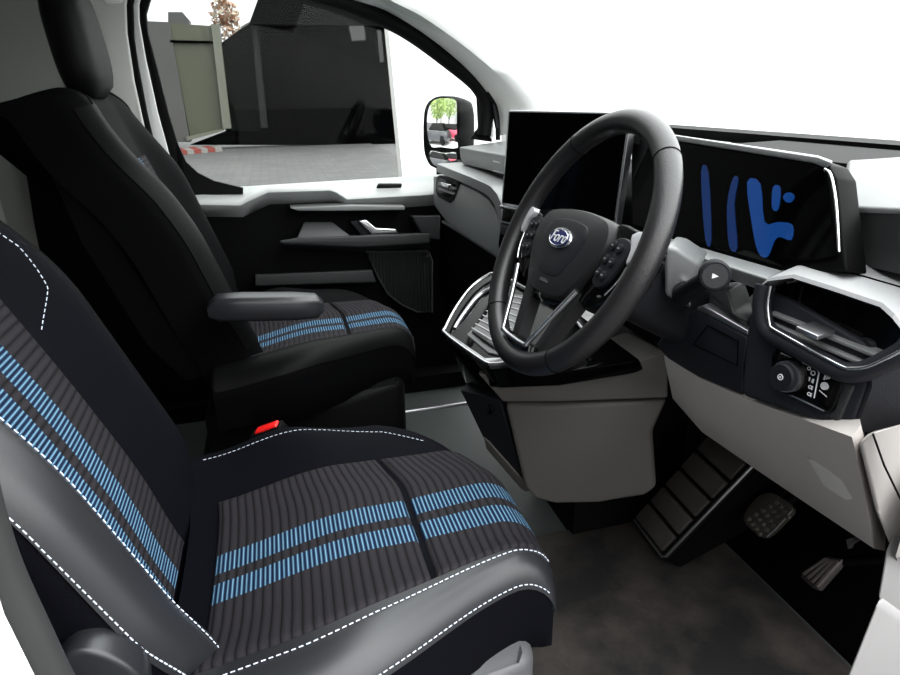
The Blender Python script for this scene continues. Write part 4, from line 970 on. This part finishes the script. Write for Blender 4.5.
# ================================================================== footwell
def dirt():
    m = bpy.data.materials.new('dusty_mat'); m.use_nodes = True; t = m.node_tree; b = t.nodes['Principled BSDF']; b.inputs['Roughness'].default_value = .75; b.inputs['Specular IOR Level'].default_value = .3
    co = t.nodes.new('ShaderNodeTexCoord'); n1 = t.nodes.new('ShaderNodeTexNoise'); n1.inputs['Scale'].default_value = 5; n1.inputs['Detail'].default_value = 8; n1.inputs['Roughness'].default_value = .65
    t.links.new(co.outputs['Object'], n1.inputs['Vector']); rp = t.nodes.new('ShaderNodeValToRGB'); t.links.new(n1.outputs['Fac'], rp.inputs[0])
    e = rp.color_ramp.elements; e[0].position = .42; e[0].color = (.012, .0115, .0115, 1); e[1].position = .74; e[1].color = (.062, .052, .045, 1)
    n2 = t.nodes.new('ShaderNodeTexNoise'); n2.inputs['Scale'].default_value = 260; t.links.new(co.outputs['Object'], n2.inputs['Vector'])
    gt = t.nodes.new('ShaderNodeMath'); gt.operation = 'GREATER_THAN'; gt.inputs[1].default_value = .79; t.links.new(n2.outputs['Fac'], gt.inputs[0])
    mx = t.nodes.new('ShaderNodeMix'); mx.data_type = 'RGBA'; mx.inputs[7].default_value = (.3, .28, .25, 1); t.links.new(gt.outputs[0], mx.inputs[0]); t.links.new(rp.outputs[0], mx.inputs[6]); t.links.new(mx.outputs[2], b.inputs['Base Color'])
    bp = t.nodes.new('ShaderNodeBump'); bp.inputs['Strength'].default_value = .2; t.links.new(n2.outputs['Fac'], bp.inputs['Height']); t.links.new(bp.outputs[0], b.inputs['Normal']); return m
fm = slab('floor_mat', [V(.40, -.66, .001), V(.75, -.775, .001), V(.98, -.775, .001), V(1.045, -.70, .001), V(1.05, -.20, .001), V(.90, -.06, .001), V(.62, -.06, .001), V(.40, -.12, .001)], (0, 0, .010), dirt(), bevel=.003)
tag(fm, 'dusty black rubber mat on the driver footwell floor', 'mat')
# footrest
ft = thing('footrest', (.90, -.20, 0), 'black ribbed footrest plate left of the brake pedal', 'footrest')
f00 = V(.857, -.249, .045); f10 = V(1.0, -.300, .290); f01 = V(.866, -.110, .045); f11 = V(1.01, -.160, .290)
def FT(u, v, o=0):
    n = (f10-f00).cross(f01-f00).normalized()
    if n.x > 0: n = -n
    return f00*(1-u)*(1-v)+f10*u*(1-v)+f01*(1-u)*v+f11*u*v+n*o
nF = FT(.5, .5, 1)-FT(.5, .5, 0)
slab('plate', [FT(0, 0), FT(1, 0), FT(1, 1), FT(0, 1)], nF*-.012, M['rubber'], ft, bevel=.003)
for k in range(5):
    u0 = .03+k*.195; slab('rubber_rib', [FT(u0, .09), FT(u0+.165, .09), FT(u0+.165, .97), FT(u0, .97)], nF*.010, mat('dusty_rubber', (.045, .040, .036), .6, var=.5, vscale=25), ft, bevel=.004)
tube('edge_trim', [FT(0, .97, .003), FT(0, .04, .003), FT(.03, 0, .003), FT(1, 0, .003)], .0035, M['silver'], ft, n=8)
hexa('support', [FT(0, 0, -.012), FT(1, 0, -.012), FT(1, 1, -.012), FT(0, 1, -.012)], [V(.90, -.25, .012), V(1.2, -.30, .2), V(1.2, -.16, .2), V(.90, -.11, .012)], M['black'], ft)
# brake pedal
bpd = thing('brake_pedal', (1.03, -.33, .15), 'square brake pedal with studded rubber pad', 'pedal')
BPn = (V(1.0, -.33, .17), (-.80, -.12, .55)); bn = Vector(BPn[1]).normalized()
def BP(px, py, o=0): return PL(px, py, BPn[0]+bn*o, BPn[1])
bo = [(743, 519), (750, 505), (761, 494), (775, 494), (793, 508), (783, 522), (766, 537), (754, 532)]
pad_ = slab('pad', [BP(v.x, v.y) for v in spline([V(a, b, 0) for a, b in bo], 3, True)], bn*-.014, mat('pedal_rubber', (.030, .026, .020), .5), bpd, bevel=.002)
st = []
for i in range(5):
    for j in range(4):
        a = 749+i*7.0+j*3.6; b = 519-i*4.2+j*5.0
        if a < 788: c = BP(a, b); st.append(cyl_data(c, bn, .0058, .0035, .003, 6))
multi('studs', st, mat('pedal_stud', (.055, .048, .036), .5), pad_)
tube('arm', [BP(770, 512, -.014), V(1.11, -.35, .26), V(1.14, -.36, .40)], .012, M['black'], bpd)
tube('pad_edge', [BP(767, 537, .001), BP(776, 529, .001), BP(792, 511, .001)], .0015, M['silver'], pad_, n=6)
# accelerator
ac = thing('accelerator_pedal', (1.07, -.47, .1), 'narrow accelerator pedal with lengthwise ridges', 'pedal')
AP = (V(1.05, -.47, .11), (-.85, .05, .50)); an = Vector(AP[1]).normalized()
def A(px, py, o=0): return PL(px, py, AP[0]+an*o, AP[1])
apd = slab('pad', [A(a, b) for a, b in [(800, 577), (803, 571), (826, 556), (842, 559), (838, 567), (818, 590), (812, 588)]], an*-.014, mat('accelerator_rubber', (.045, .038, .036), .5), ac, bevel=.003)
for k in range(4):
    t = k/3; slab('ridge', [A(803+13*t, 574+12*t), A(806+13*t, 576+12*t), A(829+12*t, 560+3*t), A(826+11*t, 558+2*t)], an*.006, mat('ridge_rubber', (.12, .105, .10), .45), apd, bevel=.0015)
tube('arm', [A(830, 562, -.012), V(1.12, -.51, .20), V(1.14, -.52, .38)], .010, M['black'], ac)
br_ = slab('bracket', [X(846, 540, 1.06), X(851, 538, 1.06), X(856, 541, 1.06), X(850, 545, 1.06), X(848, 549, 1.06)], (.01, 0, 0), M['silver'], ac)
